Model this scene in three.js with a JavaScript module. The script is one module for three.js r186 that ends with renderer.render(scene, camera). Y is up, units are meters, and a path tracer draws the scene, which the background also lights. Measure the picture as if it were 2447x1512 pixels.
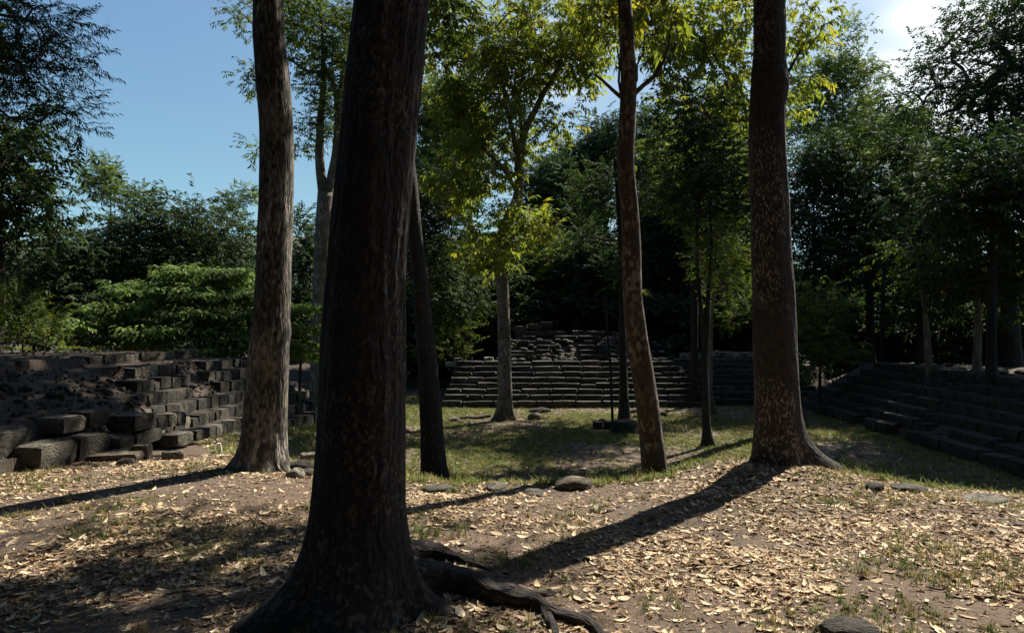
import * as THREE from 'three';
import { mergeGeometries, mergeVertices, toCreasedNormals } from 'three/addons/utils/BufferGeometryUtils.js';

// ───────────────────────── camera, sky, sun, exposure ─────────────────────────
const scene = new THREE.Scene();
const EYE = 1.6, F = 1636, CX = 1223.5, CY = 756, HORIZON = 780;
const PITCH = Math.atan((HORIZON - CY) / F);
const camera = new THREE.PerspectiveCamera(2 * Math.atan(756 / F) * 180 / Math.PI, 1024 / 632, 0.05, 3000);
camera.position.set(0, EYE, 0);
camera.rotation.x = PITCH;
scene.add(camera);

const SUN_AZ = 37 * Math.PI / 180, SUN_EL = 45 * Math.PI / 180;      // azimuth to the right of straight ahead
const sunDir = new THREE.Vector3(Math.sin(SUN_AZ) * Math.cos(SUN_EL), Math.sin(SUN_EL), -Math.cos(SUN_AZ) * Math.cos(SUN_EL));

// small tools: seeded random numbers and noise
function rng(seed) { let a = seed >>> 0; return () => { a = (a + 0x6D2B79F5) | 0; let t = Math.imul(a ^ (a >>> 15), 1 | a); t = (t + Math.imul(t ^ (t >>> 7), 61 | t)) ^ t; return ((t ^ (t >>> 14)) >>> 0) / 4294967296; }; }
function hash2(x, y, s) { let h = Math.imul(x | 0, 374761393) + Math.imul(y | 0, 668265263) + Math.imul(s | 0, 2147483647 ^ 0x5bd1e995); h = Math.imul(h ^ (h >>> 13), 1274126177); return ((h ^ (h >>> 16)) >>> 0) / 4294967296; }
const fade = (t) => t * t * (3 - 2 * t);
const lerp = (a, b, t) => a + (b - a) * t;
const clamp = (x, a = 0, b = 1) => Math.min(b, Math.max(a, x));
const smooth = (a, b, x) => fade(clamp((x - a) / (b - a)));
function noise(x, y, s = 0, px = 0, py = 0) {                          // value noise, periodic when px, py are given
  const x0 = Math.floor(x), y0 = Math.floor(y), fx = fade(x - x0), fy = fade(y - y0);
  const m = (v, p) => p ? ((v % p) + p) % p : v;
  const a = hash2(m(x0, px), m(y0, py), s), b = hash2(m(x0 + 1, px), m(y0, py), s), c = hash2(m(x0, px), m(y0 + 1, py), s), d = hash2(m(x0 + 1, px), m(y0 + 1, py), s);
  return lerp(lerp(a, b, fx), lerp(c, d, fx), fy);
}
function fbm(x, y, o = 4, s = 0, px = 0, py = 0) { let v = 0, a = 0.5, t = 0; for (let i = 0; i < o; i++) { v += a * noise(x, y, s + i * 17, px, py); t += a; a *= 0.5; x *= 2; y *= 2; px *= 2; py *= 2; } return v / t; }

{ // clear sky, paler towards the horizon and the sun, a little white cloud on the sun's side
  const W = 1024, H = 512, data = new Float32Array(W * H * 4), v = new THREE.Vector3();
  for (let j = 0; j < H; j++) for (let i = 0; i < W; i++) {
    const el = ((j + 0.5) / H - 0.5) * Math.PI, az = ((i + 0.5) / W - 0.5) * 2 * Math.PI;
    v.set(Math.cos(el) * Math.cos(az), Math.sin(el), Math.cos(el) * Math.sin(az));
    const ang = Math.acos(clamp(v.dot(sunDir), -1, 1)), e = Math.max(0, Math.sin(el));
    const t = Math.max(0.27, Math.pow(e, 0.55)), glow = Math.exp(-ang * ang / 0.32) * 0.22 + Math.exp(-ang / 0.75) * 0.11;
    let r = 0.44 * Math.exp(-3.37 * t) + glow, g = 0.61 * Math.exp(-2.46 * t) + glow, b = 0.46 * Math.exp(-0.95 * t) + glow * 0.95;
    if (e > 0.02) {
      const s = 1 / (e + 0.25), cx = v.x * s * 1.6, cz = v.z * s * 1.6;
      const c = smooth(0.56, 0.78, fbm(cx + 7.3, cz + 2.1, 5, 3)) * smooth(0.95, 0.3, ang);
      r = lerp(r, 0.62, c); g = lerp(g, 0.64, c); b = lerp(b, 0.64, c);
    }
    const k = (j * W + i) * 4; data[k] = r; data[k + 1] = g; data[k + 2] = b; data[k + 3] = 1;
  }
  const sky = new THREE.DataTexture(data, W, H, THREE.RGBAFormat, THREE.FloatType);
  sky.mapping = THREE.EquirectangularReflectionMapping; sky.magFilter = THREE.LinearFilter; sky.needsUpdate = true;
  scene.background = sky; scene.environment = sky;
}
const sun = new THREE.DirectionalLight(new THREE.Color(1, 0.93, 0.80), 5);
sun.position.copy(sunDir).multiplyScalar(120); sun.target.position.set(0, 0, -12);
sun.castShadow = true; sun.shadow.mapSize.set(4096, 4096);
Object.assign(sun.shadow.camera, { left: -50, right: 50, top: 50, bottom: -50, near: 1, far: 300 });
scene.add(sun, sun.target);
const EXPOSURE = 2.15;

// ───────────────────────── placing and building tools ─────────────────────────
const cp = Math.cos(PITCH), sp = Math.sin(PITCH);
function P(px, py, d) {                                                // the point at forward distance d on a line of sight
  const x = (px - CX) / F, y = -(py - CY) / F, wy = y * cp + sp, wz = y * sp - cp, k = d / -wz;
  return new THREE.Vector3(x * k, EYE + wy * k, -d);
}
const names = {};
function numbered(n) { names[n] = (names[n] ?? -1) + 1; return names[n] ? n + '_' + String(names[n]).padStart(3, '0') : n; }
function tag(o, label, category, group, kind) { o.userData.label = label; if (category) o.userData.category = category; if (group) o.userData.group = group; if (kind) o.userData.kind = kind; return o; }
function thing(name, label, category, group) { const o = new THREE.Group(); o.name = numbered(name); scene.add(o); return tag(o, label, category, group); }
function put(o) { o.castShadow = o.receiveShadow = true; return o; }
function part(name, geo, mat, parent, kind) { const m = put(new THREE.Mesh(geo, mat)); m.name = name; if (kind) m.userData.kind = kind; parent.add(m); return m; }
function geom(pos, idx, uv, col) {
  const g = new THREE.BufferGeometry();
  g.setAttribute('position', new THREE.Float32BufferAttribute(pos, 3));
  if (uv) g.setAttribute('uv', new THREE.Float32BufferAttribute(uv, 2));
  if (col) g.setAttribute('color', new THREE.Float32BufferAttribute(col, 3));
  if (idx) g.setIndex(idx);
  g.computeVertexNormals();
  return g;
}
function tex(w, h, fn, srgb) {
  const d = new Uint8Array(w * h * 4);
  for (let j = 0; j < h; j++) for (let i = 0; i < w; i++) { const c = fn(i / w, j / h), k = (j * w + i) * 4; d[k] = clamp(c[0]) * 255; d[k + 1] = clamp(c[1]) * 255; d[k + 2] = clamp(c[2]) * 255; d[k + 3] = 255; }
  const t = new THREE.DataTexture(d, w, h); t.magFilter = THREE.LinearFilter; t.wrapS = t.wrapT = THREE.RepeatWrapping;
  if (srgb) t.colorSpace = THREE.SRGBColorSpace; t.needsUpdate = true; return t;
}
const lin = (r, g, b) => new THREE.Color().setRGB(r, g, b);

// ───────────────────────── materials ─────────────────────────
// bark: u runs round the trunk, v up it; one tile is 0.5 m wide and 1 m tall
function bark(base, ridge, fleck, o) {
  const height = (u, v) => {
    const w = 0.12 * fbm(u * 4, v * 5, 3, o.s + 40, 4, 5);
    const a = 1 - Math.abs(2 * noise(u * o.n + w * o.n, v * o.k, o.s, o.n, o.k) - 1), b = 1 - Math.abs(2 * noise((u + w) * o.n * 2, v * o.k * 2, o.s + 5, o.n * 2, o.k * 2) - 1);
    return 0.6 * a + 0.25 * b + 0.15 * fbm(u * 32, v * 40, 2, o.s + 9, 32, 40);
  };
  const [fu, fv] = o.fs;                                               // the colour tile is 1 m wide and 2.7 m tall
  const color = tex(512, 1024, (u, v) => {
    const m = fbm(u * 6, v * 12, 4, o.s + 21, 6, 12), g = fbm(u * 60, v * 50, 2, o.s + 23, 60, 50), zone = 0.12 + 0.88 * smooth(0.38, 0.64, fbm(u * 3, v * 7, 3, o.s + 27, 3, 7));
    const f = smooth(o.f0, o.f0 + 0.09, noise(u * fu, v * fv, o.s + 31, fu, fv) * 0.6 + fbm(u * fu * 2, v * fv * 2, 2, o.s + 33, fu * 2, fv * 2) * 0.4) * zone;
    const moss = smooth(0.56, 0.72, fbm(u * 5, v * 9, 4, o.s + 61, 5, 9)) * (o.moss ?? 0);
    return base.map((c, i) => lerp(lerp(lerp(c, ridge[i], clamp(0.15 + 0.7 * m + 1.1 * (g - 0.5))), [0.30, 0.26, 0.10][i], moss), fleck[i], f * o.fa * (0.55 + 0.7 * g)));
  }, true);
  color.repeat.set(0.5, 1 / 2.7);
  const bump = tex(512, 1024, (u, v) => { const h = height(u, v); return [h, h, h]; });
  return new THREE.MeshStandardMaterial({ map: color, bumpMap: bump, bumpScale: o.bump, roughness: 0.95 });
}
const M = {};
M.barkDark = bark([0.092, 0.074, 0.066], [0.185, 0.150, 0.134], [0.52, 0.47, 0.43], { s: 1, n: 16, k: 9, f0: 0.575, fa: 0.5, bump: 0.020, fs: [120, 130] });
M.barkFleck = bark([0.090, 0.073, 0.066], [0.205, 0.168, 0.150], [0.62, 0.58, 0.53], { s: 6, n: 18, k: 8, f0: 0.565, fa: 0.65, bump: 0.018, fs: [110, 100] });
M.barkPale = bark([0.06, 0.048, 0.042], [0.50, 0.47, 0.43], [0.78, 0.75, 0.70], { s: 7, n: 26, k: 3, f0: 0.56, fa: 0.6, bump: 0.012, fs: [60, 18], moss: 0.25 });
M.barkGrey = bark([0.22, 0.19, 0.17], [0.52, 0.475, 0.43], [0.74, 0.71, 0.66], { s: 2, n: 22, k: 3, f0: 0.56, fa: 0.7, bump: 0.010, fs: [50, 22], moss: 0.3 });
M.barkRed = bark([0.165, 0.128, 0.105], [0.30, 0.235, 0.19], [0.52, 0.48, 0.43], { s: 3, n: 9, k: 9, f0: 0.50, fa: 0.75, bump: 0.005, fs: [22, 44] });
M.twig = new THREE.MeshStandardMaterial({ color: lin(0.075, 0.058, 0.045), roughness: 0.95 });

const stoneBump = tex(512, 512, (u, v) => { const h = 0.55 * fbm(u * 8, v * 8, 5, 71, 8, 8) + 0.45 * smooth(0.25, 0.6, noise(u * 40, v * 40, 75, 40, 40)); return [h, h, h]; });
const stoneMap = tex(512, 512, (u, v) => {
  const m = fbm(u * 5, v * 5, 5, 81, 5, 5), f = noise(u * 64, v * 64, 83, 64, 64), li = smooth(0.56, 0.68, fbm(u * 9, v * 9, 4, 88, 9, 9)), dk = smooth(0.55, 0.7, fbm(u * 7, v * 7, 4, 93, 7, 7));
  const k = (0.7 + 0.6 * m) * (0.85 + 0.3 * f) * (1 - 0.45 * dk);
  return [lerp(0.62 * k, 0.86, li * 0.7), lerp(0.59 * k, 0.87, li * 0.7), lerp(0.54 * k, 0.82, li * 0.7)];
}, true);
const stoneTints = [[0.74, 0.70, 0.64], [0.62, 0.58, 0.52], [0.86, 0.84, 0.80], [0.66, 0.57, 0.46], [0.50, 0.46, 0.41]];
M.stone = stoneTints.map((c, i) => new THREE.MeshStandardMaterial({ color: lin(...c.map((x) => x * [0.42, 0.30, 0.66, 0.34, 0.20][i])), map: stoneMap, bumpMap: stoneBump, bumpScale: 0.012, roughness: 0.95 }));
const soilBump = tex(1024, 1024, (u, v) => { const h = 0.5 * fbm(u * 12, v * 12, 5, 101, 12, 12) + 0.5 * fbm(u * 90, v * 90, 2, 105, 90, 90); return [h, h, h]; });
const soilMap = tex(1024, 1024, (u, v) => {
  const m = fbm(u * 6, v * 6, 5, 111, 6, 6), f = fbm(u * 120, v * 120, 2, 113, 120, 120), g = smooth(0.6, 0.7, noise(u * 150, v * 150, 117, 150, 150));
  const k = (0.70 + 0.5 * m) * (0.72 + 0.5 * f);
  return [lerp(k, 1, g * 0.5), lerp(k, 0.95, g * 0.5), lerp(k, 0.85, g * 0.5)];
}, true);
M.ground = new THREE.MeshStandardMaterial({ map: soilMap, bumpMap: soilBump, bumpScale: 0.02, roughness: 1, vertexColors: true });
M.shadeStone = stoneTints.slice(0, 3).map((c) => new THREE.MeshStandardMaterial({ color: lin(...c.map((x) => x * 0.13)), map: stoneMap, bumpMap: stoneBump, bumpScale: 0.012, roughness: 0.9 }));  // darker copies of the stone, with deep shade put into the colour
M.rubble = new THREE.MeshStandardMaterial({ color: lin(0.075, 0.055, 0.042), map: soilMap, bumpMap: soilBump, bumpScale: 0.05, roughness: 1 });
const leafy = (r, g, b, t = 0.45, c = 0.05) => new THREE.MeshPhysicalMaterial({ color: lin(r, g, b), roughness: 1, transmission: t, thickness: 0, clearcoat: c, clearcoatRoughness: 0.4, specularIntensity: 0.4, side: THREE.DoubleSide });
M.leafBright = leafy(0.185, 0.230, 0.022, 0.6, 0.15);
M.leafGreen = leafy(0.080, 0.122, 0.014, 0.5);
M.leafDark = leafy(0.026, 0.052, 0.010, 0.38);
M.leafTier = leafy(0.110, 0.180, 0.028, 0.42, 0.12);
M.litter = new THREE.MeshPhysicalMaterial({ color: 0xffffff, roughness: 0.85, transmission: 0.12, thickness: 0, side: THREE.DoubleSide });
M.grass = leafy(1, 1, 1, 0.35, 0);
M.white = new THREE.MeshStandardMaterial({ color: lin(0.72, 0.70, 0.62), roughness: 0.8 });

// ───────────────────────── ground ─────────────────────────
const EDGE = [[-12, 11], [-5, 10.4], [-3.6, 9.0], [-2.6, 8.2], [-1.6, 7.45], [-0.6, 7.1], [0.6, 7.0], [1.6, 7.3], [2.4, 8.0], [3.2, 8.1], [3.9, 7.3], [4.6, 6.8], [5.2, 6.5], [8, 6.1], [14, 5.6]];
function edgeAt(x) { if (x <= EDGE[0][0]) return EDGE[0][1]; for (let i = 1; i < EDGE.length; i++) if (x < EDGE[i][0]) { const [a, b] = EDGE[i - 1], [c, d] = EDGE[i]; return lerp(b, d, fade((x - a) / (c - a))); } return EDGE[EDGE.length - 1][1]; }
const PLAZA = -1.5, rightBase = (d) => 10.3 + 0.052 * (d - 10);
function gh(x, z) {
  const d = -z, e = edgeAt(x) + 0.25 * (noise(x * 1.7, 3, 5) - 0.5);
  let h = PLAZA * smooth(e, e + 3.6, d) - 0.06 * smooth(e - 1.2, e, d);
  const lane = Math.max(-0.075 * Math.max(0, d - 7.7), PLAZA);
  h = lerp(lane, h, smooth(-4.3, -2.7, x));
  h = lerp(h, Math.min(0.35, h + 0.9), smooth(-8.5, -11, x));
  const rr = (x - rightBase(d) - 0.6) / 3.6;                           // under the right-hand steps and the wood above them
  h = lerp(h, PLAZA + 1.55 * clamp(rr), smooth(4, 9, d) * smooth(34, 29, d) * smooth(-0.2, 0.1, rr));
  h += smooth(33, 60, d) * 2.2;
  h += 0.09 * (fbm(x * 0.45, z * 0.45, 3, 7) - 0.5) + 0.035 * (fbm(x * 2.1, z * 2.1, 3, 8) - 0.5) + 0.010 * (noise(x * 7, z * 7, 9) - 0.5);
  h += 0.16 * Math.exp(-((x - 2.75) ** 2 + (d - 7.6) ** 2) / 0.9);      // the rise that the right tree stands on
  h += 0.06 * Math.exp(-((x + 0.85) ** 2 + (d - 3.9) ** 2) / 0.6);
  return h;
}
function grassiness(x, z) { const d = -z, e = edgeAt(x); return clamp(smooth(e - 0.6, e + 1.6, d) * smooth(60, 30, d)) * smooth(0.30, 0.62, fbm(x * 0.35 + 4, z * 0.35, 4, 15)); }
{
  const xs = [], zs = [];
  for (let i = -150; i <= 150; i++) { const t = i / 150; xs.push(9 * t * (1 + 0) + Math.sign(t) * 420 * Math.pow(Math.abs(t), 7)); }
  for (let j = 0; j <= 330; j++) { const t = j / 330; zs.push(-(-40 * Math.pow(1 - t, 5) + 1.0 + 26 * t * t * 0.9 + 9 * t + 700 * Math.pow(t, 14))); }
  const pos = [], uv = [], col = [], idx = [], n = xs.length;
  for (const z of zs) for (const x of xs) {
    pos.push(x, gh(x, z), z); uv.push(x / 2.4, z / 2.4);
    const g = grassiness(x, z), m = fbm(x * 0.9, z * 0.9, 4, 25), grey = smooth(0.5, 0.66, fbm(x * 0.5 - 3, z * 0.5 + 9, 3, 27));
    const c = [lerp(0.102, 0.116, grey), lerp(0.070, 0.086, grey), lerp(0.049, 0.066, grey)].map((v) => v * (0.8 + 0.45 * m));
    const f = Math.max(smooth(31, 36, -z), smooth(-5.8, -7.2, x) * smooth(12, 15, -z), smooth(-8.5, -10.5, x), smooth(3.2, 4.6, x - rightBase(-z)) * smooth(6, 9, -z));   // floor of the wood: leaf mould, darkened to stand in for shade
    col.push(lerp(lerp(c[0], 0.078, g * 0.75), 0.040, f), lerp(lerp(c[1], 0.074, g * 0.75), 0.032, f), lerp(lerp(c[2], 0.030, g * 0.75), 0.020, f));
  }
  for (let j = 0; j < zs.length - 1; j++) for (let i = 0; i < n - 1; i++) { const a = j * n + i, b = a + 1, c = a + n, d = c + 1; idx.push(a, b, d, a, d, c); }
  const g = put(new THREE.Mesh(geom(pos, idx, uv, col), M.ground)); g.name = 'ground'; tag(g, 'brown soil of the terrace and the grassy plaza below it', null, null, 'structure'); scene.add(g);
}
function onGround(px, py, y0 = 0) { let d = 6, p; for (let i = 0; i < 40; i++) { p = P(px, py, d); const h = gh(p.x, p.z); const dy = (EYE - p.y) / d; d = lerp(d, clamp((EYE - h) / Math.max(dy, 1e-3), 0.5, 200), 0.6); } p = P(px, py, d); p.y = gh(p.x, p.z) + y0; return p; }

// ───────────────────────── trees ─────────────────────────
// a bark-covered tube along points [{p, r}], with root flare at its foot
function tube(pts, o = {}) {
  const seg = o.seg ?? 10, step = o.step ?? 0.15, curve = new THREE.CatmullRomCurve3(pts.map((q) => q.p), false, 'centripetal');
  const L = curve.getLength(), n = Math.max(2, Math.round(L / step)), s = o.seed ?? 0;
  const lens = [0]; for (let i = 1; i < pts.length; i++) lens.push(lens[i - 1] + pts[i].p.distanceTo(pts[i - 1].p));
  const radius = (t) => { const l = t * lens[lens.length - 1]; for (let i = 1; i < lens.length; i++) if (l <= lens[i] + 1e-6) return lerp(pts[i - 1].r, pts[i].r, fade(clamp((l - lens[i - 1]) / Math.max(1e-6, lens[i] - lens[i - 1])))); return pts[pts.length - 1].r; };
  const pos = [], uv = [], idx = [], r0 = radius(0.4), tiles = Math.max(2, 2 * Math.round(2 * Math.PI * r0));
  const base = pts[0].p.y, fr = new THREE.Vector3(1, 0, 0), A = new THREE.Vector3(), B = new THREE.Vector3();
  for (let j = 0; j <= n; j++) {
    const t = j / n, c = curve.getPointAt(t), T = curve.getTangentAt(t), r = radius(t);
    A.copy(fr).addScaledVector(T, -fr.dot(T)).normalize(); if (A.lengthSq() < 0.5) A.set(0, 0, 1); B.crossVectors(T, A).normalize(); fr.copy(A);
    const h = Math.max(0, c.y - base - (o.sunk ?? 0));
    for (let i = 0; i <= seg; i++) {
      const a = (i % seg) / seg * 2 * Math.PI, ca = Math.cos(a), sa = Math.sin(a);
      let k = 1;
      if (o.rough) k += o.rough * (noise(ca * 1.6 + 5, c.y * 1.2 + sa * 1.6 + s, s) - 0.5) + o.rough * 0.5 * (noise(ca * 5 + 5 + s, c.y * 2.2 + sa * 5, s + 2) - 0.5);
      if (o.fine) k += o.fine * (noise(ca * 7 + c.x * 14, sa * 7 + c.z * 14, s + 4) - 0.5);
      if (o.knots) for (const q of o.knots) k += q.a * Math.exp(-((c.y - q.y) ** 2) / (q.w * q.w)) * Math.max(0, Math.cos(a - q.t));
      if (o.flare) for (const q of o.flare) { let da = Math.abs(((a - q.t + 3 * Math.PI) % (2 * Math.PI)) - Math.PI); k += q.a * Math.exp(-h / q.h) * Math.exp(-(da * da) / (q.w * q.w)); }
      const rr = r * k;
      pos.push(c.x + (A.x * ca + B.x * sa) * rr, c.y + (A.y * ca + B.y * sa) * rr, c.z + (A.z * ca + B.z * sa) * rr);
      uv.push(i / seg * tiles, t * L);
    }
  }
  for (let j = 0; j < n; j++) for (let i = 0; i < seg; i++) { const a = j * (seg + 1) + i, b = a + 1, c = a + seg + 1, d = c + 1; idx.push(a, b, d, a, d, c); }
  const e = pos.length / 3, c = curve.getPointAt(1); pos.push(c.x, c.y, c.z); uv.push(0, L); for (let i = 0; i < seg; i++) idx.push(n * (seg + 1) + i, n * (seg + 1) + i + 1, e);
  const g = geom(pos, idx, uv);
  const N = g.attributes.normal;                                       // close the seam in the normals
  for (let j = 0; j <= n; j++) { const a = j * (seg + 1), b = a + seg, v = new THREE.Vector3(N.getX(a) + N.getX(b), N.getY(a) + N.getY(b), N.getZ(a) + N.getZ(b)).normalize(); N.setXYZ(a, v.x, v.y, v.z); N.setXYZ(b, v.x, v.y, v.z); }
  return g;
}
// angle round a tube (as used by flare) of a direction on the ground: 0 is +x, and -z is at -90 degrees turned
const towards = (x, z) => Math.atan2(-z, x);

// one leafy twig; its axis runs along +z, leaves hang a little
function sprig(seed, o) {
  const R = rng(seed), pos = [], idx = [];
  const leaf = (x, y, z, dir, len, wid) => {                           // a folded blade of six points
    const D = dir.clone().normalize(), S = new THREE.Vector3(0, 1, 0).cross(D); if (S.lengthSq() < 0.01) S.set(1, 0, 0); S.normalize();
    S.applyAxisAngle(D, (R() - 0.5) * (o.roll ?? 1.6)); const U = D.clone().cross(S);
    const b = pos.length / 3, at = (l, s, u) => pos.push(x + D.x * l + S.x * s + U.x * u, y + D.y * l + S.y * s + U.y * u, z + D.z * l + S.z * s + U.z * u);
    at(0, 0, 0); at(len * 0.42, wid, wid * 0.25); at(len * 0.42, -wid, wid * 0.25); at(len * 0.5, 0, 0); at(len, 0, -len * 0.12);
    idx.push(b, b + 1, b + 3, b, b + 3, b + 2, b + 1, b + 4, b + 3, b + 2, b + 3, b + 4);
  };
  if (o.kind === 'pinnate') {
    const n = o.n, L = o.L;
    for (let i = 0; i < n; i++) for (const s of [-1, 1]) {
      const t = (i + 0.5) / n, z = t * L, y = -o.droop * t * t * L, len = o.len * (0.55 + 0.9 * Math.sin(Math.PI * clamp(t * 0.85 + 0.1)));
      const b = pos.length / 3, w = o.wid, dx = s * len, dz = len * 0.35, dy = -len * 0.25;
      pos.push(0, y, z, dx * 0.5, y + dy * 0.3, z + dz * 0.5 - w, dx, y + dy, z + dz, dx * 0.5, y + dy * 0.3, z + dz * 0.5 + w); idx.push(b, b + 1, b + 2, b, b + 2, b + 3);
    }
  } else if (o.kind === 'whorl') {                                     // a flat umbrella of leaves
    for (let i = 0; i < o.n; i++) { const a = i * 2.4 + R(), t = 0.25 + 0.75 * Math.sqrt((i + 0.5) / o.n), d = new THREE.Vector3(Math.cos(a), -0.35 - 0.5 * R(), Math.sin(a)); leaf(Math.cos(a) * o.L * t, -t * t * 0.10 * o.L + (R() - 0.5) * 0.03, Math.sin(a) * o.L * t, d, o.len * (0.7 + 0.5 * R()), o.wid); }
  } else {
    for (let i = 0; i < o.n; i++) {
      const t = (i + 0.6) / o.n, s = i % 2 ? 1 : -1, d = new THREE.Vector3(s * (0.5 + R() * 0.6), -o.droop * (0.4 + R()), 0.35 + R() * 0.7);
      leaf((R() - 0.5) * 0.05 * o.L, -0.15 * t * t * o.L + (R() - 0.5) * 0.08 * o.L, t * o.L, d, o.len * (0.65 + 0.6 * R()), o.wid * (0.8 + 0.4 * R()));
    }
  }
  return geom(pos, idx);
}
const SPRIG = {
  broad: sprig(11, { n: 11, L: 0.42, len: 0.15, wid: 0.028, droop: 0.7 }),
  hang: sprig(12, { n: 12, L: 0.44, len: 0.20, wid: 0.032, droop: 1.5 }),
  small: sprig(13, { n: 16, L: 0.45, len: 0.105, wid: 0.024, droop: 0.5 }),
  far: sprig(14, { n: 12, L: 0.62, len: 0.21, wid: 0.048, droop: 0.5 }),
  fern: sprig(15, { kind: 'pinnate', n: 12, L: 0.40, len: 0.085, wid: 0.011, droop: 0.45 }),
  plume: sprig(17, { n: 26, L: 0.46, len: 0.12, wid: 0.009, droop: 0.9, roll: 2.6 }),
  whorl: sprig(16, { kind: 'whorl', n: 15, L: 0.26, len: 0.17, wid: 0.034, roll: 0.6 }),
};
// crown: clumps of twigs in blobs [px, py, half width, half height, forward distance, half depth in m, twigs per square metre of view]
function crown(tree, skeleton, blobs, o) {
  const R = rng(o.seed), clumps = [], sc = o.scale ?? 1, rc0 = o.clump ?? 0.55;
  for (const b of blobs) {
    const c = b.w ? b.w.clone() : P(b[0], b[1], b[4]), k = b[4] / F, rx = b.w ? b.r[0] : b[2] * k, ry = b.w ? b.r[1] : b[3] * k, rz = b.w ? b.r[2] : b[5], dens = (b.w ? b.n : b[6]) * 4.2;
    const total = Math.PI * rx * ry * dens / (sc * sc), per = o.per ?? 12, m = Math.max(2, Math.round(total / per));
    for (let i = 0; i < m; i++) {
      let x, y, z, q; do { x = R() * 2 - 1; y = R() * 2 - 1; z = R() * 2 - 1; q = x * x + y * y + z * z; } while (q > 1 || q < 0.12 * R());
      clumps.push({ p: new THREE.Vector3(c.x + x * rx, c.y + y * ry, c.z + z * rz), n: Math.round(per * (0.55 + 0.9 * R())), rc: rc0 * sc * (0.6 + 0.8 * R()), tone: 0.7 + 0.6 * R() });
    }
  }
  // branches: each clump grows from the nearest wood
  const nodes = skeleton.map((q) => ({ p: q.p, par: null, w: 0, r: q.r }));
  const first = nodes.length, root = nodes[nodes.length - 1].p;
  clumps.sort((a, b) => Math.min(...skeleton.map((q) => q.p.distanceToSquared(a.p))) - Math.min(...skeleton.map((q) => q.p.distanceToSquared(b.p))));
  for (const c of clumps) {
    let best = null, bc = 1e9;
    for (const nd of nodes) { const d = nd.p.distanceTo(c.p) + 0.5 * Math.max(0, nd.p.y - c.p.y) + (nd.par ? 0.15 : 0); if (d < bc && d > 0.02) { bc = d; best = nd; } }
    nodes.push({ p: c.p.clone().add(new THREE.Vector3(0, -0.1 * sc, 0)), par: best, w: 0 });
  }
  for (let i = nodes.length - 1; i >= first; i--) { nodes[i].w += 1; if (nodes[i].par) nodes[i].par.w += nodes[i].w; }
  const wood = [], sag = o.sag ?? 0.08;
  for (let i = first; i < nodes.length; i++) {
    const nd = nodes[i], a = nd.par.p, b = nd.p, L = a.distanceTo(b); if (L < 0.05) continue;
    const r1 = 0.008 * sc * Math.pow(nd.w, 0.48) * (o.wood ?? 1), r0 = r1 * 1.25 + 0.003;
    const j = () => (R() - 0.5) * L * 0.22, m1 = a.clone().lerp(b, 0.35).add(new THREE.Vector3(j(), j() + sag * L, j())), m2 = a.clone().lerp(b, 0.7).add(new THREE.Vector3(j(), j() + sag * L, j()));
    wood.push(tube([{ p: a, r: r0 }, { p: m1, r: lerp(r0, r1, 0.35) }, { p: m2, r: lerp(r0, r1, 0.7) }, { p: b, r: r1 }], { seg: L > 1.5 && r1 > 0.02 ? 7 : 5, step: Math.max(0.25, L / 5) }));
  }
  if (wood.length) part('branches', mergeGeometries(wood), o.bark ?? M.twig, tree, 'stuff');
  const total = clumps.reduce((s, c) => s + c.n, 0), geo = SPRIG[o.sprig], mesh = put(new THREE.InstancedMesh(geo, o.leaf, total));
  mesh.name = 'crown'; mesh.userData.kind = 'stuff';
  const q = new THREE.Quaternion(), m4 = new THREE.Matrix4(), Y = new THREE.Vector3(0, 1, 0), X = new THREE.Vector3(), Z = new THREE.Vector3(), U = new THREE.Vector3(), pos = new THREE.Vector3(), S = new THREE.Vector3(), col = new THREE.Color();
  let k = 0; const up = o.up ?? 0.15, flat = o.flat ?? 0.6, yellow = o.yellow ?? 0.25;
  for (const c of clumps) for (let i = 0; i < c.n; i++) {
    let x, y, z; do { x = R() * 2 - 1; y = R() * 2 - 1; z = R() * 2 - 1; } while (x * x + y * y + z * z > 1);
    pos.set(c.p.x + x * c.rc, c.p.y + y * c.rc * flat, c.p.z + z * c.rc);
    Z.set(x + (R() - 0.5), (y + (R() - 0.5)) * flat + up, z + (R() - 0.5)).normalize();
    U.set((R() - 0.5) * 0.9, 1, (R() - 0.5) * 0.9); X.crossVectors(U, Z).normalize(); U.crossVectors(Z, X);
    if (o.sprig === 'whorl') { U.set((R() - 0.5) * 0.8, 1, (R() - 0.5) * 0.8).normalize(); X.set(Math.cos(i), 0, Math.sin(i)); Z.crossVectors(X, U).normalize(); X.crossVectors(U, Z); }
    m4.makeBasis(X, U, Z); q.setFromRotationMatrix(m4); const s = sc * (0.7 + 0.6 * R()); m4.compose(pos, q, S.set(s, s, s)); mesh.setMatrixAt(k, m4);
    const v = c.tone * (0.75 + 0.5 * R()), w = R() < yellow ? 0.5 + 0.9 * R() : 0; col.setRGB(v * (1 + 0.55 * w), v * (1 + 0.22 * w), v * (1 - 0.25 * w)); mesh.setColorAt(k++, col);
  }
  tree.add(mesh);
  return mesh;
}
// trunk rows: [px centre, py, width in px] from the foot upwards, all in the plane at forward distance d (a fourth entry shifts it)
function rows(list, d) { return list.map(([px, py, w, dd = 0]) => ({ p: P(px, py, d + dd), r: w / 2 / F * (d + dd) })); }
function foot(pts, sink = 0.12) { const a = pts[0], y = gh(a.p.x, a.p.z) - sink; const q = { p: a.p.clone(), r: a.r }; q.p.y = y; if (Math.abs(a.p.y - y) < 0.05) { pts[0] = q; return pts; } if (a.p.y < y) { a.p.y = y; return pts; } return [q, ...pts]; }

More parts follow.
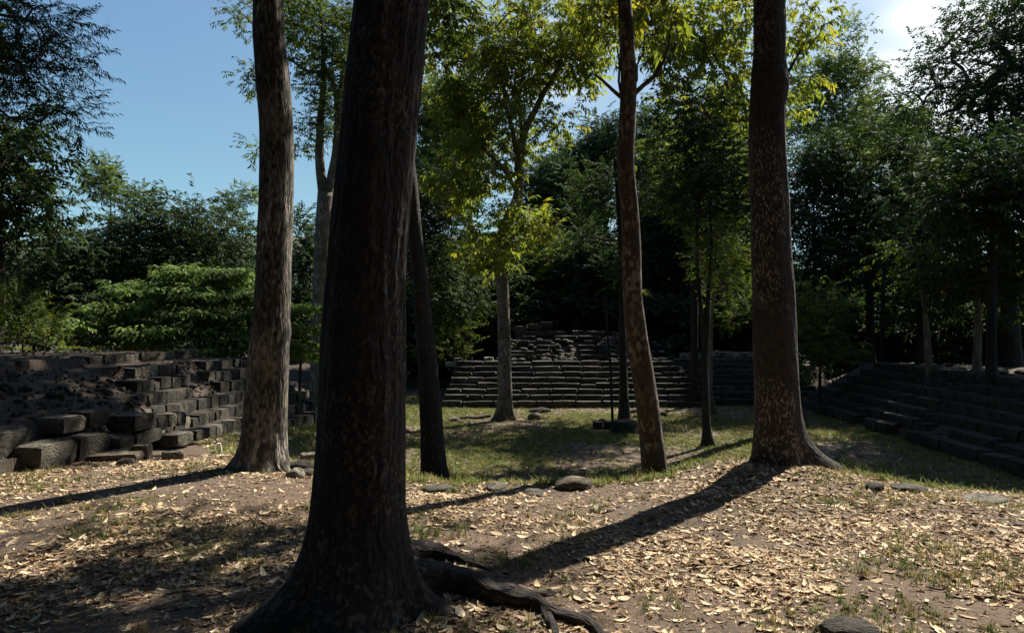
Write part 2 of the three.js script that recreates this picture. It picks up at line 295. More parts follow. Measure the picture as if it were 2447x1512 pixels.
// build every tree from this record
function tree(name, label, category, group, o) {
  const t = thing(name, label, category, group), trunk = foot(rows(o.trunk, o.d)), sk = [];
  if (o.above) for (const [dx, dy, dz, r] of o.above) { const l = trunk[trunk.length - 1].p; trunk.push({ p: l.clone().add(new THREE.Vector3(dx, dy, dz)), r }); }
  const origin = trunk[0].p.clone(); t.position.copy(origin);
  part('trunk', tube(trunk, { seg: o.seg ?? 14, step: o.step ?? 0.25, rough: o.rough ?? 0.12, seed: o.seed, flare: o.flare, knots: o.knots, sunk: 0.1, fine: o.fine }), o.bark, t);
  for (let i = 1; i < trunk.length; i++) { const n = 4; for (let k = 1; k <= n; k++) { const p = trunk[i - 1].p.clone().lerp(trunk[i].p, k / n); if (p.y - origin.y > (o.clear ?? 3)) sk.push({ p, r: trunk[i].r }); } }
  for (const l of o.limbs ?? []) {
    const pts = l.w ? l.w : rows(l, o.d); part('limb', tube(pts, { seg: 9, step: 0.2, rough: 0.1, seed: o.seed + 3 }), o.bark, t);
    for (let i = 1; i < pts.length; i++) for (let k = 1; k <= 3; k++) sk.push({ p: pts[i - 1].p.clone().lerp(pts[i].p, k / 3), r: pts[i].r });
  }
  for (const r of o.roots ?? []) part('root', tube(r, { seg: 20, step: 0.03, rough: 0.75, fine: 0.35, seed: o.seed + 5 }), o.bark, t);
  if (!sk.length) sk.push(trunk[trunk.length - 1]);
  for (const c of o.crowns ?? []) crown(t, sk, c.blobs, { seed: o.seed * 7 + 1, ...c });
  for (const ch of t.children) { if (ch.isInstancedMesh) ch.position.sub(origin); else ch.geometry.translate(-origin.x, -origin.y, -origin.z); }
  return t;
}
const V = (x, y, z) => new THREE.Vector3(x, y, z);
const rootPath = (list) => list.map(([px, py, r, up = 0]) => { const p = onGround(px, py); p.y += up; return { p, r }; });
// the four big trunks on the terrace
tree('broadleaf_tree', 'thickest dark trunk with wide spreading roots, standing closest to the viewer', 'tree', null, {
  d: 3.8, seed: 1, bark: M.barkDark, seg: 84, step: 0.025, rough: 0.13, fine: 0.05, clear: 4.2,
  trunk: [[858, 1470, 226], [857, 1330, 222], [856, 1200, 210], [862, 1050, 204], [866, 900, 200], [878, 600, 182], [906, 300, 172], [935, 0, 168]],
  above: [[0.12, 1.4, 0, 0.21], [0.1, 1.6, 0.2, 0.19], [0, 2, 0.3, 0.14], [-0.2, 2, 0.2, 0.08]],
  flare: [{ t: towards(-1, 0.35), a: 1.25, h: 0.15, w: 0.45 }, { t: towards(0.1, 1), a: 0.7, h: 0.16, w: 0.6 }, { t: towards(1, 0.1), a: 0.8, h: 0.12, w: 0.4 }, { t: towards(0.6, -1), a: 0.9, h: 0.16, w: 0.5 }, { t: towards(-0.7, -1), a: 0.8, h: 0.16, w: 0.5 }, { t: 0, a: 0.22, h: 0.35, w: 9 }],
  roots: [rootPath([[905, 1440, 0.15, 0.07], [985, 1420, 0.14, 0.03], [1060, 1408, 0.12, 0.0], [1125, 1412, 0.11, -0.025], [1200, 1440, 0.085, -0.02], [1268, 1446, 0.09, -0.04], [1335, 1478, 0.07, -0.03], [1395, 1490, 0.065, -0.035], [1450, 1530, 0.04, -0.05]]),
    rootPath([[1150, 1420, 0.07, -0.01], [1215, 1412, 0.05, -0.015], [1275, 1420, 0.04, -0.02], [1340, 1416, 0.03, -0.03]]),
    rootPath([[1290, 1462, 0.05, -0.01], [1310, 1492, 0.045, -0.02], [1330, 1540, 0.03, -0.03]]),
    rootPath([[920, 1360, 0.11, 0.05], [1030, 1332, 0.075, 0.01], [1100, 1340, 0.055, -0.02], [1180, 1362, 0.035, -0.03]])],
  crowns: [{ blobs: [{ w: V(-1.2, 8.6, -2.6), r: [3.0, 1.6, 2.6], n: 10 }, { w: V(-0.4, 10.8, -3.2), r: [4.4, 1.6, 4.0], n: 24 }], sprig: 'far', leaf: M.leafDark, scale: 1.5 }],
});
tree('broadleaf_tree', 'pale barked trunk with a sunlit edge, rising in front of the crumbled stone terrace', 'tree', null, {
  d: 7.9, seed: 2, bark: M.barkPale, seg: 48, step: 0.04, rough: 0.12, clear: 5.2,
  trunk: [[630, 1118, 102], [633, 1000, 98], [638, 900, 95], [648, 750, 86], [655, 600, 80], [659, 450, 78], [660, 300, 76], [652, 200, 78], [642, 90, 74], [640, 0, 70]],
  above: [[-0.1, 2.0, 0.1, 0.15], [0.1, 2.0, 0.2, 0.11], [0.3, 1.8, 0, 0.06]],
  flare: [{ t: towards(-1, 0.4), a: 1.0, h: 0.14, w: 0.45 }, { t: towards(1, 0.5), a: 0.7, h: 0.14, w: 0.45 }, { t: towards(0.1, 1), a: 0.4, h: 0.14, w: 0.5 }, { t: towards(0, -1), a: 0.6, h: 0.14, w: 0.5 }, { t: 0, a: 0.12, h: 0.3, w: 9 }],
  knots: [{ t: towards(1, 0.2), y: 1.55, a: 0.10, w: 0.09 }],
  crowns: [{ blobs: [{ w: V(-3.2, 9.6, -7.4), r: [2.4, 1.5, 2.2], n: 12 }, { w: V(-3.6, 12.6, -8.4), r: [4.6, 1.7, 4.4], n: 26 }], sprig: 'far', leaf: M.leafDark, scale: 1.5 }],
});
tree('broadleaf_tree', 'dark flecked trunk with one long root sweeping right, at the terrace edge', 'tree', null, {
  d: 7.5, seed: 3, bark: M.barkFleck, seg: 56, step: 0.04, rough: 0.10, clear: 5.3,
  trunk: [[1858, 1140, 106], [1858, 1000, 102], [1856, 900, 100], [1852, 800, 99], [1849, 700, 97], [1843, 600, 93], [1840, 500, 90], [1836, 400, 86], [1835, 300, 84], [1839, 200, 84], [1840, 100, 76], [1839, 0, 72]],
  above: [[0, 1.6, 0.1, 0.15], [0.2, 1.8, 0.1, 0.11], [0.2, 1.6, 0, 0.06]],
  flare: [{ t: towards(1, 0.12), a: 1.75, h: 0.20, w: 0.42 }, { t: towards(-1, 0.4), a: 0.55, h: 0.12, w: 0.5 }, { t: towards(0, 1), a: 0.35, h: 0.12, w: 0.5 }, { t: towards(0, -1), a: 0.6, h: 0.14, w: 0.5 }, { t: 0, a: 0.10, h: 0.3, w: 9 }],
  knots: [{ t: towards(1, 0.4), y: 4.25, a: 0.12, w: 0.14 }],
  crowns: [{ blobs: [{ w: V(3.0, 8.6, -7.6), r: [2.6, 1.3, 2.4], n: 14 }, { w: V(2.2, 10.4, -6.0), r: [3.6, 1.4, 3.2], n: 20 }, { w: V(2.4, 8.3, -10.2), r: [1.4, 0.7, 1.3], n: 7 }, { w: V(4.0, 8.4, -9.8), r: [1.3, 0.7, 1.0], n: 7 }], sprig: 'broad', leaf: M.leafGreen, scale: 1.1 }],
});
const slim = tree('slender_tree', 'slim leaning reddish trunk with pale lichen blotches, between the two dark trunks', 'tree', null, {
  d: 8.4, seed: 4, bark: M.barkRed, seg: 36, step: 0.05, rough: 0.12, clear: 4.5,
  trunk: [[1570, 1172, 62], [1552, 1000, 54], [1537, 900, 52], [1521, 800, 50], [1512, 700, 46], [1510, 600, 45], [1505, 500, 43], [1496, 400, 42], [1499, 300, 41], [1502, 200, 39], [1498, 100, 36], [1493, 0, 33]],
  above: [[-0.1, 1.6, 0, 0.075], [0.1, 1.8, 0.1, 0.06], [0.1, 2.0, -0.3, 0.03]],
  limbs: [[[1494, 240, 11], [1472, 222, 9], [1456, 206, 8], [1440, 192, 7], [1424, 178, 4, 0.1]], [[1486, 234, 7], [1479, 196, 6], [1481, 150, 5], [1474, 110, 3]], [[1508, 232, 13], [1535, 206, 11], [1560, 188, 10], [1580, 158, 8], [1594, 126, 6], [1604, 70, 4]], [[1508, 222, 8], [1524, 184, 6], [1523, 152, 5], [1536, 132, 4], [1540, 90, 3]]],
  crowns: [{ blobs: [[1590, 10, 60, 60, 8.4, 0.5, 16], [1440, 10, 50, 40, 8.4, 0.5, 12], { w: V(1.5, 7.2, -8.6), r: [1.2, 0.9, 1.0], n: 12 }], sprig: 'hang', leaf: M.leafBright, clump: 0.28, scale: 0.8, per: 8 }, { blobs: [{ w: V(1.6, 11.6, -9.2), r: [3.2, 1.4, 3.0], n: 16 }], sprig: 'far', leaf: M.leafGreen, scale: 1.4 }],
});
{ // air plant growing on the slim trunk
  const o = thing('air_plant', 'spiky yellow green air plant growing on the slim leaning trunk', 'air plant'), R = rng(77), c = P(1532, 700, 8.36); o.position.copy(c);
  for (let i = 0; i < 22; i++) {
    const a = (R() - 0.25) * 2.6, t = (R() - 0.3) * 1.3, L = 0.10 + 0.07 * R(), d = V(Math.cos(a) * Math.cos(t), Math.sin(t) + 0.3, Math.sin(a)).normalize(), s = d.clone().cross(V(0, 1, 0)).normalize().multiplyScalar(0.006), pos = [], idx = [];
    for (let k = 0; k <= 4; k++) { const u = k / 4, p = d.clone().multiplyScalar(L * u).add(V(0, -0.05 * u * u, 0)), w = 1 - u * 0.95; pos.push(p.x + s.x * w, p.y + s.y * w, p.z + s.z * w, p.x - s.x * w, p.y - s.y * w, p.z - s.z * w); if (k) { const b = k * 2; idx.push(b - 2, b - 1, b + 1, b - 2, b + 1, b); } }
    part('leaf', geom(pos, idx), M.leafBright, o);
  }
}
// trees in the plaza
tree('broadleaf_tree', 'dark trunk leaning away behind the thickest trunk, foot at the plaza edge', 'tree', null, {
  d: 13.7, seed: 5, bark: M.barkDark, seg: 28, step: 0.1, clear: 5,
  trunk: [[1036, 1158, 60], [1030, 1000, 53], [1020, 850, 47], [1010, 750, 42], [1002, 650, 38], [992, 560, 36], [985, 480, 34], [975, 380, 30], [965, 250, 26], [955, 60, 20]],
  above: [[0, 2.5, 0, 0.12], [-0.2, 2.5, -0.2, 0.06]],
  flare: [{ t: towards(1, 0.3), a: 0.9, h: 0.25, w: 0.45 }, { t: towards(-1, 0.3), a: 0.3, h: 0.2, w: 0.5 }, { t: towards(0, -1), a: 0.5, h: 0.2, w: 0.5 }],
  crowns: [{ blobs: [[985, 60, 90, 90, 13.7, 1.4, 14], [1060, 40, 50, 60, 13.7, 1.0, 20], { w: V(-2.6, 13.4, -14), r: [4.6, 1.8, 4.2], n: 16 }], sprig: 'hang', leaf: M.leafGreen, clump: 0.4, scale: 0.9 }],
});
tree('broadleaf_tree', 'grey trunk with a bright right edge and flared foot, standing before the stepped pyramid', 'tree', null, {
  d: 23, seed: 6, bark: M.barkGrey, seg: 24, step: 0.15, clear: 5,
  trunk: [[1207, 1003, 33], [1206, 900, 33], [1205, 800, 31], [1201, 700, 28], [1198, 580, 26], [1215, 520, 24], [1237, 470, 23], [1242, 380, 21], [1255, 310, 18], [1278, 265, 15], [1300, 220, 13], [1322, 185, 11], [1345, 120, 8], [1360, 40, 5]],
  flare: [{ t: towards(-1, 0.2), a: 1.5, h: 0.28, w: 0.5 }, { t: towards(1, 0.2), a: 0.9, h: 0.28, w: 0.45 }, { t: towards(0, 1), a: 0.4, h: 0.25, w: 0.5 }, { t: towards(0, -1), a: 0.6, h: 0.25, w: 0.5 }],
  limbs: [[[1240, 440, 15], [1232, 360, 12], [1222, 300, 11], [1208, 250, 9], [1205, 190, 7], [1215, 100, 5]], [[1238, 460, 12], [1200, 400, 10], [1150, 350, 8], [1110, 290, 6], [1090, 220, 4]], [[1250, 330, 10], [1240, 250, 8], [1250, 170, 6], [1270, 90, 4]]],
  crowns: [{ blobs: [[1130, 160, 125, 140, 23, 2.2, 16], [1290, 90, 160, 120, 23, 2.4, 17], [1180, 300, 150, 100, 23, 2, 16], [1120, 420, 110, 80, 23, 2, 14], [1230, 540, 90, 70, 22.5, 1.5, 16], [1160, 590, 70, 55, 22.5, 1.4, 16], [1385, 170, 40, 90, 23, 1.2, 16], [1330, 300, 35, 40, 23, 1, 12]], sprig: 'hang', leaf: M.leafBright, yellow: 0.2, clump: 0.42, scale: 1.0, per: 9 }, { blobs: [{ w: V(-1.6, 15.5, -19.5), r: [4.6, 2.0, 4.2], n: 18 }], sprig: 'far', leaf: M.leafGreen, scale: 1.5 }],
});
tree('broadleaf_tree', 'bluish grey forked trunk seen between the pale barked trunk and the thickest trunk', 'tree', null, {
  d: 26, seed: 7, bark: M.barkGrey, seg: 20, step: 0.2, clear: 8,
  trunk: [[757, 960, 37], [760, 800, 36], [767, 650, 35], [773, 520, 36], [777, 460, 36]],
  limbs: [[[774, 470, 26], [768, 430, 24], [763, 370, 22], [765, 300, 18], [772, 200, 14], [770, 90, 9], [765, 0, 5]], [[782, 470, 24], [790, 430, 22], [801, 370, 19], [806, 300, 16], [815, 200, 12], [830, 60, 6]], [[808, 280, 14], [800, 215, 13], [788, 185, 12], [765, 172, 10], [735, 170, 8], [690, 140, 5], [640, 110, 3]]],
  crowns: [{ blobs: [[755, 80, 80, 110, 26, 1.8, 22], [785, 240, 60, 100, 26, 1.6, 20], [690, 50, 60, 60, 26, 1.6, 20], [598, 190, 25, 50, 26, 0.8, 15], [570, 40, 50, 40, 26, 0.8, 12], [608, 365, 24, 26, 26, 0.7, 15], [715, 330, 28, 45, 26, 1, 16], [840, 130, 50, 150, 26, 1.5, 22]], sprig: 'broad', leaf: M.leafGreen, clump: 0.45, scale: 1.05, per: 8 }],
});
tree('broadleaf_tree', 'thin dark trunk rising behind the low stone altar in the plaza', 'tree', null, {
  d: 23.2, seed: 8, bark: M.barkDark, seg: 14, step: 0.2, clear: 6,
  trunk: [[1492, 1002, 25], [1490, 900, 20], [1488, 800, 18], [1487, 650, 16], [1480, 500, 14], [1470, 380, 9]],
  flare: [{ t: 0, a: 0.5, h: 0.3, w: 9 }],
  crowns: [{ blobs: [[1440, 450, 50, 70, 24, 1.4, 22], [1400, 560, 60, 50, 25, 1.4, 20]], sprig: 'small', leaf: M.leafDark, clump: 0.45, scale: 1.1 }],
});
tree('sapling', 'bare pole-thin sapling leaning beside the stone altar', 'sapling', null, {
  d: 21, seed: 9, bark: M.barkDark, seg: 8, step: 0.3, clear: 3,
  trunk: [[1466, 1035, 7], [1462, 960, 6.5], [1457, 850, 6], [1450, 770, 5], [1448, 690, 4], [1452, 640, 2]],
  crowns: [{ blobs: [[1450, 660, 34, 40, 21, 0.5, 14]], sprig: 'small', leaf: M.leafDark, clump: 0.3 }],
});
tree('slender_tree', 'thin twin-stemmed tree on the plaza grass, left of the trunk with the sweeping root', 'tree', null, {
  d: 18, seed: 10, bark: M.barkDark, seg: 14, step: 0.15, clear: 3.5,
  trunk: [[1690, 1062, 24], [1688, 1000, 19], [1686, 920, 16], [1684, 860, 15], [1690, 800, 13], [1693, 700, 11], [1698, 640, 9], [1700, 560, 7], [1695, 480, 6]],
  flare: [{ t: towards(1, 0.3), a: 1.0, h: 0.16, w: 0.5 }, { t: towards(-1, 0.3), a: 0.8, h: 0.16, w: 0.5 }],
  limbs: [[[1687, 862, 12], [1678, 760, 11], [1668, 650, 10], [1666, 560, 9], [1672, 460, 7], [1680, 350, 5], [1690, 270, 3]]],
  crowns: [{ blobs: [[1690, 430, 90, 110, 18.5, 1.3, 33], [1640, 300, 80, 60, 19, 1.3, 30], [1600, 440, 50, 40, 18.5, 1, 30], [1760, 540, 40, 40, 18.5, 0.8, 27]], sprig: 'small', leaf: M.leafDark, clump: 0.45, scale: 1.1 }, { blobs: [[1735, 640, 45, 70, 17.5, 0.8, 24], [1680, 560, 50, 40, 17.5, 0.8, 18]], sprig: 'fern', leaf: M.leafGreen, clump: 0.35, per: 6 }],
});
tree('slender_tree', 'thin lit stem behind the twin-stemmed tree, at the foot of the pyramid steps', 'tree', null, {
  d: 24.5, seed: 11, bark: M.barkGrey, seg: 10, step: 0.25, clear: 5,
  trunk: [[1704, 990, 15], [1699, 930, 10], [1700, 800, 9], [1706, 690, 7], [1712, 560, 5]],
  flare: [{ t: towards(1, 0.2), a: 1.6, h: 0.16, w: 0.5 }],
  crowns: [{ blobs: [[1760, 720, 50, 60, 24.5, 1, 23], [1720, 600, 60, 60, 25, 1.2, 23], [1680, 420, 100, 90, 23, 1.8, 34], [1620, 480, 60, 50, 23, 1.4, 31]], sprig: 'small', leaf: M.leafGreen, clump: 0.45, scale: 1.1 }],
});
tree('broadleaf_tree', 'tall tree hidden behind the long-rooted trunk, yellow green leaves across the top', 'tree', null, {
  d: 20, seed: 12, bark: M.barkDark, seg: 14, step: 0.25, clear: 7,
  trunk: [[1848, 1000, 40], [1846, 700, 34], [1842, 400, 28], [1838, 150, 22], [1830, -40, 14]],
  limbs: [[[1842, 380, 14], [1800, 300, 10], [1750, 200, 8], [1690, 110, 6], [1620, 40, 4]], [[1840, 260, 12], [1880, 180, 8], [1920, 110, 5]]],
  crowns: [{ blobs: [[1480, 50, 80, 70, 20, 1.5, 22], [1420, 20, 70, 50, 20, 1.4, 20], [1700, 50, 130, 80, 20, 2, 19], [1640, 160, 80, 80, 20, 1.6, 16], [1760, 210, 60, 110, 20, 1.6, 17], [1920, 90, 40, 100, 20, 1.2, 14], [1590, 60, 70, 70, 20, 1.5, 16], [1900, 250, 40, 60, 20, 1.2, 13]], sprig: 'hang', leaf: M.leafBright, yellow: 0.2, clump: 0.42, per: 9 }],
});

// the wood around: [name, label, px, foot depth, trunk width px, top py, lean px, crown blobs, leaf, twig kind, extra]
const bushPlace = ['between the thickest trunk and the leaning dark trunk', 'at the left foot of the pyramid, beyond the leaning dark trunk', 'behind the grey flared trunk', 'just right of the grey flared trunk, above the pyramid', 'above the middle of the pyramid, well back', 'above the pyramid, directly left of the slim trunk', 'directly right of the slim trunk, behind the pyramid', 'behind the twin-stemmed tree', 'between the twin-stemmed tree and the long-rooted trunk', 'hidden mostly by the long-rooted trunk', 'just right of the long-rooted trunk, behind the glossy shrub', 'at the far end of the right-hand steps', 'beneath the pale leaning trunk in the right-hand wood', 'between the two pale trunks above the right-hand steps', 'closest to the right picture edge, above the steps', 'mostly hidden behind the thickest trunk', 'between the pale barked trunk and the forked trunk', 'behind the tiered shrub tree, left of the pale barked trunk', 'in the middle of the thicket, under the rounded tree', 'at the far left of the thicket, behind the yellowish shrub'];
const wood = [
  ['acacia_tree', 'dark feathery tree whose drooping branches reach in over the open sky at upper left', -120, 12, 60, -200, 30, [[20, 40, 150, 100, 12, 1.6, 21], [40, 170, 120, 110, 12, 1.6, 21], [150, 130, 50, 45, 12, 0.8, 17], [100, 290, 90, 40, 12, 1, 19], [-60, 60, 160, 200, 12, 2, 19]], M.leafDark, 'plume', { clump: 0.55, per: 10, sag: 0.12 }],
  ['broadleaf_tree', 'black-looking leafy tree at the left picture edge under the feathery branches', -20, 16, 50, 330, 20, [[10, 360, 100, 90, 16, 1.8, 32], [50, 450, 100, 90, 16, 1.8, 30], [0, 520, 120, 70, 16, 1.6, 30]], M.leafDark, 'broad', { scale: 1.2 }],
  ['broadleaf_tree', 'open hazy tree with two thin stems standing above the green thicket', 258, 46, 9, 385, 5, [[245, 415, 48, 42, 46, 1.5, 9], [310, 465, 50, 28, 46, 1.4, 7], [208, 455, 30, 24, 46, 1.2, 7]], M.leafGreen, 'far', { clump: 0.6, scale: 0.8 }],
  ['broadleaf_tree', 'small airy tree poking above the thicket next to the pale barked trunk', 588, 50, 7, 450, -4, [[580, 472, 40, 26, 50, 1.4, 8], [545, 495, 34, 18, 50, 1.2, 7]], M.leafGreen, 'far', { clump: 0.6, scale: 0.8 }],
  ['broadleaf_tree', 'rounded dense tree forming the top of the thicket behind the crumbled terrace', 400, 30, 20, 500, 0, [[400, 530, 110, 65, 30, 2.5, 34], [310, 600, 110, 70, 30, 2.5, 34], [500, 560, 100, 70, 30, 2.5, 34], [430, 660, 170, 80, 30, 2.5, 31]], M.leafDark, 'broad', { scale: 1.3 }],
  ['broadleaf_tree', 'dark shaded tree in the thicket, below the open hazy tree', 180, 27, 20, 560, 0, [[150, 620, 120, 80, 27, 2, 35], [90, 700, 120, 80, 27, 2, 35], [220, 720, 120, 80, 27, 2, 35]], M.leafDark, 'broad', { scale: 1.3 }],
  ['tiered_shrub_tree', 'bright green shrub tree with flat layered branches above the crumbled terrace', 460, 19.5, 12, 640, 10, [[480, 655, 120, 12, 19.5, 1.4, 105], [400, 690, 130, 11, 19, 1.4, 90], [530, 705, 90, 12, 19, 1.4, 105], [330, 735, 150, 11, 18.5, 1.4, 82], [500, 750, 110, 12, 18.5, 1.4, 98], [250, 775, 110, 10, 18, 1.2, 75], [440, 790, 120, 12, 18, 1.4, 90], [560, 800, 60, 14, 18, 1.2, 90], [300, 815, 100, 10, 18, 1.2, 68], [500, 830, 90, 10, 17.8, 1.2, 75]], M.leafTier, 'whorl', { clump: 0.42, flat: 0.34, per: 9, scale: 0.95, yellow: 0.1 }],
  ['tiered_shrub_tree', 'layered green shrub showing between the pale barked trunk and the grey forked trunk', 715, 20, 8, 700, 5, [[705, 740, 40, 12, 20, 1, 60], [725, 780, 36, 12, 20, 1, 60], [705, 820, 40, 12, 20, 1, 60], [725, 850, 30, 10, 20, 1, 50]], M.leafTier, 'whorl', { clump: 0.35, flat: 0.34, per: 9 }],
  ['shrub', 'yellowish weedy shrub on top of the crumbled terrace at the left edge', 50, 15, 6, 760, 0, [[40, 790, 70, 60, 15, 1, 30], [100, 830, 40, 30, 15, 0.8, 26], [0, 740, 50, 40, 15, 0.8, 24]], M.leafGreen, 'small', { clump: 0.35, up: 0.6 }],
  ['broadleaf_tree', 'bare twiggy tree on the skyline between pale and grey forked trunks', 735, 40, 8, 480, 4, [[725, 540, 28, 40, 40, 1.2, 9], [735, 620, 35, 50, 40, 1.4, 22]], M.leafDark, 'far', { clump: 0.55 }],
  ['broadleaf_tree', 'dark tree filling the gap right of the thickest trunk', 1010, 30, 18, 400, 0, [[1040, 480, 90, 110, 30, 2.2, 32], [1010, 620, 90, 90, 30, 2.2, 32], [1090, 700, 80, 70, 30, 2, 30]], M.leafDark, 'broad', { scale: 1.25 }],
  ['shrub', 'low yellow green shrub beside the leaning dark trunk, left of the pyramid', 1080, 30, 6, 730, 0, [[1085, 765, 45, 35, 30, 1.2, 28], [1060, 830, 50, 30, 30, 1.2, 24]], M.leafGreen, 'small', { scale: 1.2, clump: 0.5 }],
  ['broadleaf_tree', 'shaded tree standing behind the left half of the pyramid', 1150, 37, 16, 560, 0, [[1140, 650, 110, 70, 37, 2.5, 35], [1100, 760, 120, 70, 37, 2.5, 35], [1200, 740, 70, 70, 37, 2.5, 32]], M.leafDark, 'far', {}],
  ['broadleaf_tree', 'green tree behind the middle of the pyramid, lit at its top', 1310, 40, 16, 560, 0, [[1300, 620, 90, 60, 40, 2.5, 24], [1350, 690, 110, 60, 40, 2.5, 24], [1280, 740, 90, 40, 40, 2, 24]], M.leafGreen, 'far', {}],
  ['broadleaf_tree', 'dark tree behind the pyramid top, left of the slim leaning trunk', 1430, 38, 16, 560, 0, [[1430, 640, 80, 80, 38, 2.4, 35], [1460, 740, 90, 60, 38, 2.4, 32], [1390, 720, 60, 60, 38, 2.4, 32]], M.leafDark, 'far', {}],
  ['broadleaf_tree', 'distant bluish tree rising where the sky opens in the middle', 1410, 56, 12, 330, 0, [[1400, 390, 70, 55, 56, 3, 19], [1450, 340, 50, 70, 56, 3, 20], [1340, 430, 70, 60, 56, 3, 19], [1430, 480, 70, 50, 56, 3, 12]], M.leafDark, 'far', { scale: 1.1, clump: 0.7 }],
  ['broadleaf_tree', 'distant tree right of the slim trunk, its leaves against white cloud', 1580, 50, 12, 300, 0, [[1560, 330, 60, 60, 50, 3, 19], [1590, 420, 80, 70, 50, 3, 24], [1560, 520, 70, 50, 50, 3, 24]], M.leafDark, 'far', { scale: 1.1 }],
  ['broadleaf_tree', 'tree with yellow green lower leaves right of the slim leaning trunk', 1570, 44, 12, 500, 0, [[1560, 520, 60, 40, 44, 1.8, 24], [1600, 600, 80, 60, 44, 2, 24], [1580, 700, 70, 70, 44, 2, 24], [1640, 760, 70, 50, 44, 2, 24]], M.leafGreen, 'far', {}],
  ['broadleaf_tree', 'dark tree behind the thin twin-stemmed tree', 1740, 40, 14, 330, 0, [[1740, 380, 80, 80, 40, 2.5, 27], [1700, 500, 110, 80, 40, 2.5, 32], [1760, 620, 90, 80, 40, 2.5, 32], [1720, 760, 90, 60, 40, 2.5, 32]], M.leafDark, 'far', {}],
  ['broadleaf_tree', 'tall pointed tree just right of the long-rooted trunk', 2005, 40, 10, 60, 10, [[2040, 110, 28, 70, 40, 1.2, 20], [1985, 190, 70, 70, 40, 1.8, 26], [2060, 210, 45, 50, 40, 1.6, 20], [1960, 290, 80, 70, 40, 2, 29], [2030, 330, 60, 50, 40, 1.8, 20]], M.leafGreen, 'broad', { scale: 1.4, up: 0.5 }],
  ['broadleaf_tree', 'dark clump-leaved tree right behind the long-rooted trunk', 1945, 30, 16, 380, 0, [[1930, 400, 60, 60, 30, 2, 46], [1935, 520, 60, 80, 30, 2, 46], [1960, 640, 70, 70, 30, 2, 46]], M.leafDark, 'broad', { scale: 1.3 }],
  ['broadleaf_tree', 'wide spreading tree with dark branches filling the top right corner', 2420, 25, 40, 60, -60, [[2400, 60, 130, 80, 25, 2.5, 25], [2290, 150, 120, 60, 25, 2.2, 23], [2420, 210, 130, 70, 25, 2.5, 25], [2230, 240, 90, 50, 25, 2, 19], [2360, 330, 140, 60, 25, 2.2, 19], [2560, 120, 160, 140, 25, 3, 25], [2520, 320, 120, 90, 25, 3, 29]], M.leafDark, 'small', { scale: 1.35, wood: 1.5, clump: 0.5 }],
  ['broadleaf_tree', 'dense black-green tree low at the right picture edge', 2370, 19, 26, 400, 0, [[2360, 420, 120, 70, 19, 2, 38], [2430, 500, 130, 90, 19, 2, 38], [2250, 480, 80, 50, 19, 1.6, 35], [2560, 400, 150, 130, 19, 2.5, 35]], M.leafDark, 'broad', { scale: 1.3 }],
  ['broadleaf_tree', 'sunlit leafy tree in the middle of the right-hand wood', 2110, 31, 12, 430, 0, [[2110, 480, 80, 60, 31, 2, 29], [2060, 570, 90, 60, 31, 2, 32], [2150, 600, 90, 60, 31, 2, 32], [2040, 400, 60, 40, 31, 1.8, 22]], M.leafGreen, 'broad', { scale: 1.35 }],
  ['broadleaf_tree', 'far tree seen through the right-hand wood with sky behind it', 2160, 48, 12, 280, 0, [[2150, 330, 100, 60, 48, 2.5, 13], [2240, 420, 90, 60, 48, 2.5, 13], [2090, 280, 70, 50, 48, 2.5, 12]], M.leafGreen, 'far', { clump: 0.7 }],
  ['broadleaf_tree', 'pale leaning trunk on the ground above the right-hand steps', 2226, 22, 16, 500, -40, [[2200, 600, 80, 50, 22, 1.6, 14], [2280, 660, 90, 50, 22, 1.8, 16]], M.leafGreen, 'broad', { pale: true, scale: 1.2 }],
  ['broadleaf_tree', 'straight pale trunk above the right-hand steps, nearest the right edge', 2336, 21, 20, 560, 0, [[2330, 640, 110, 60, 21, 1.8, 27], [2420, 700, 80, 60, 21, 1.8, 27]], M.leafDark, 'broad', { pale: true, scale: 1.2 }],
  ['shrub', 'glossy shrub hanging over the far end of the right-hand steps', 1960, 25, 8, 700, 0, [[1960, 740, 70, 60, 25, 1.4, 26], [1990, 830, 60, 50, 25, 1.2, 24], [1930, 860, 30, 40, 25, 1, 22]], M.leafGreen, 'broad', { scale: 1.1, clump: 0.45 }],
  ['broadleaf_tree', 'shaded tree at the back of the right-hand wood', 2090, 40, 14, 620, 0, [[2060, 700, 110, 80, 40, 2.5, 35], [2150, 760, 110, 70, 40, 2.5, 35]], M.leafDark, 'far', {}],
  ['broadleaf_tree', 'green-speckled tree in the wood near the right edge', 2300, 34, 14, 600, 0, [[2290, 700, 110, 80, 34, 2.5, 26], [2400, 720, 110, 90, 34, 2.5, 26], [2480, 640, 100, 100, 34, 2.5, 24]], M.leafGreen, 'far', {}],
  // dense undergrowth closing the view behind the pyramid and the steps
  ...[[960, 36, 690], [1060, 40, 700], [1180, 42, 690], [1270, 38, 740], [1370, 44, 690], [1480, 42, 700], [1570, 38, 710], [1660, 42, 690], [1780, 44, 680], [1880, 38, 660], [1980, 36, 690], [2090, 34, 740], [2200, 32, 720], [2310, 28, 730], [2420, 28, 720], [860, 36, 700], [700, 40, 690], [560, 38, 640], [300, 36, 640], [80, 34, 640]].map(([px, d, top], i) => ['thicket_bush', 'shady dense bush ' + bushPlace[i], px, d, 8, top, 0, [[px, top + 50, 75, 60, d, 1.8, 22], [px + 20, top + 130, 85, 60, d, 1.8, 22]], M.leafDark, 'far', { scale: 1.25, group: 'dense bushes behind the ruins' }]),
  ['broadleaf_tree', 'tall shaded tree between the grey flared trunk and the slim trunk, far behind the pyramid', 1350, 46, 16, 420, 0, [[1350, 520, 90, 70, 46, 3, 27], [1300, 440, 60, 60, 46, 3, 22], [1400, 610, 100, 60, 46, 3, 30]], M.leafDark, 'far', {}],
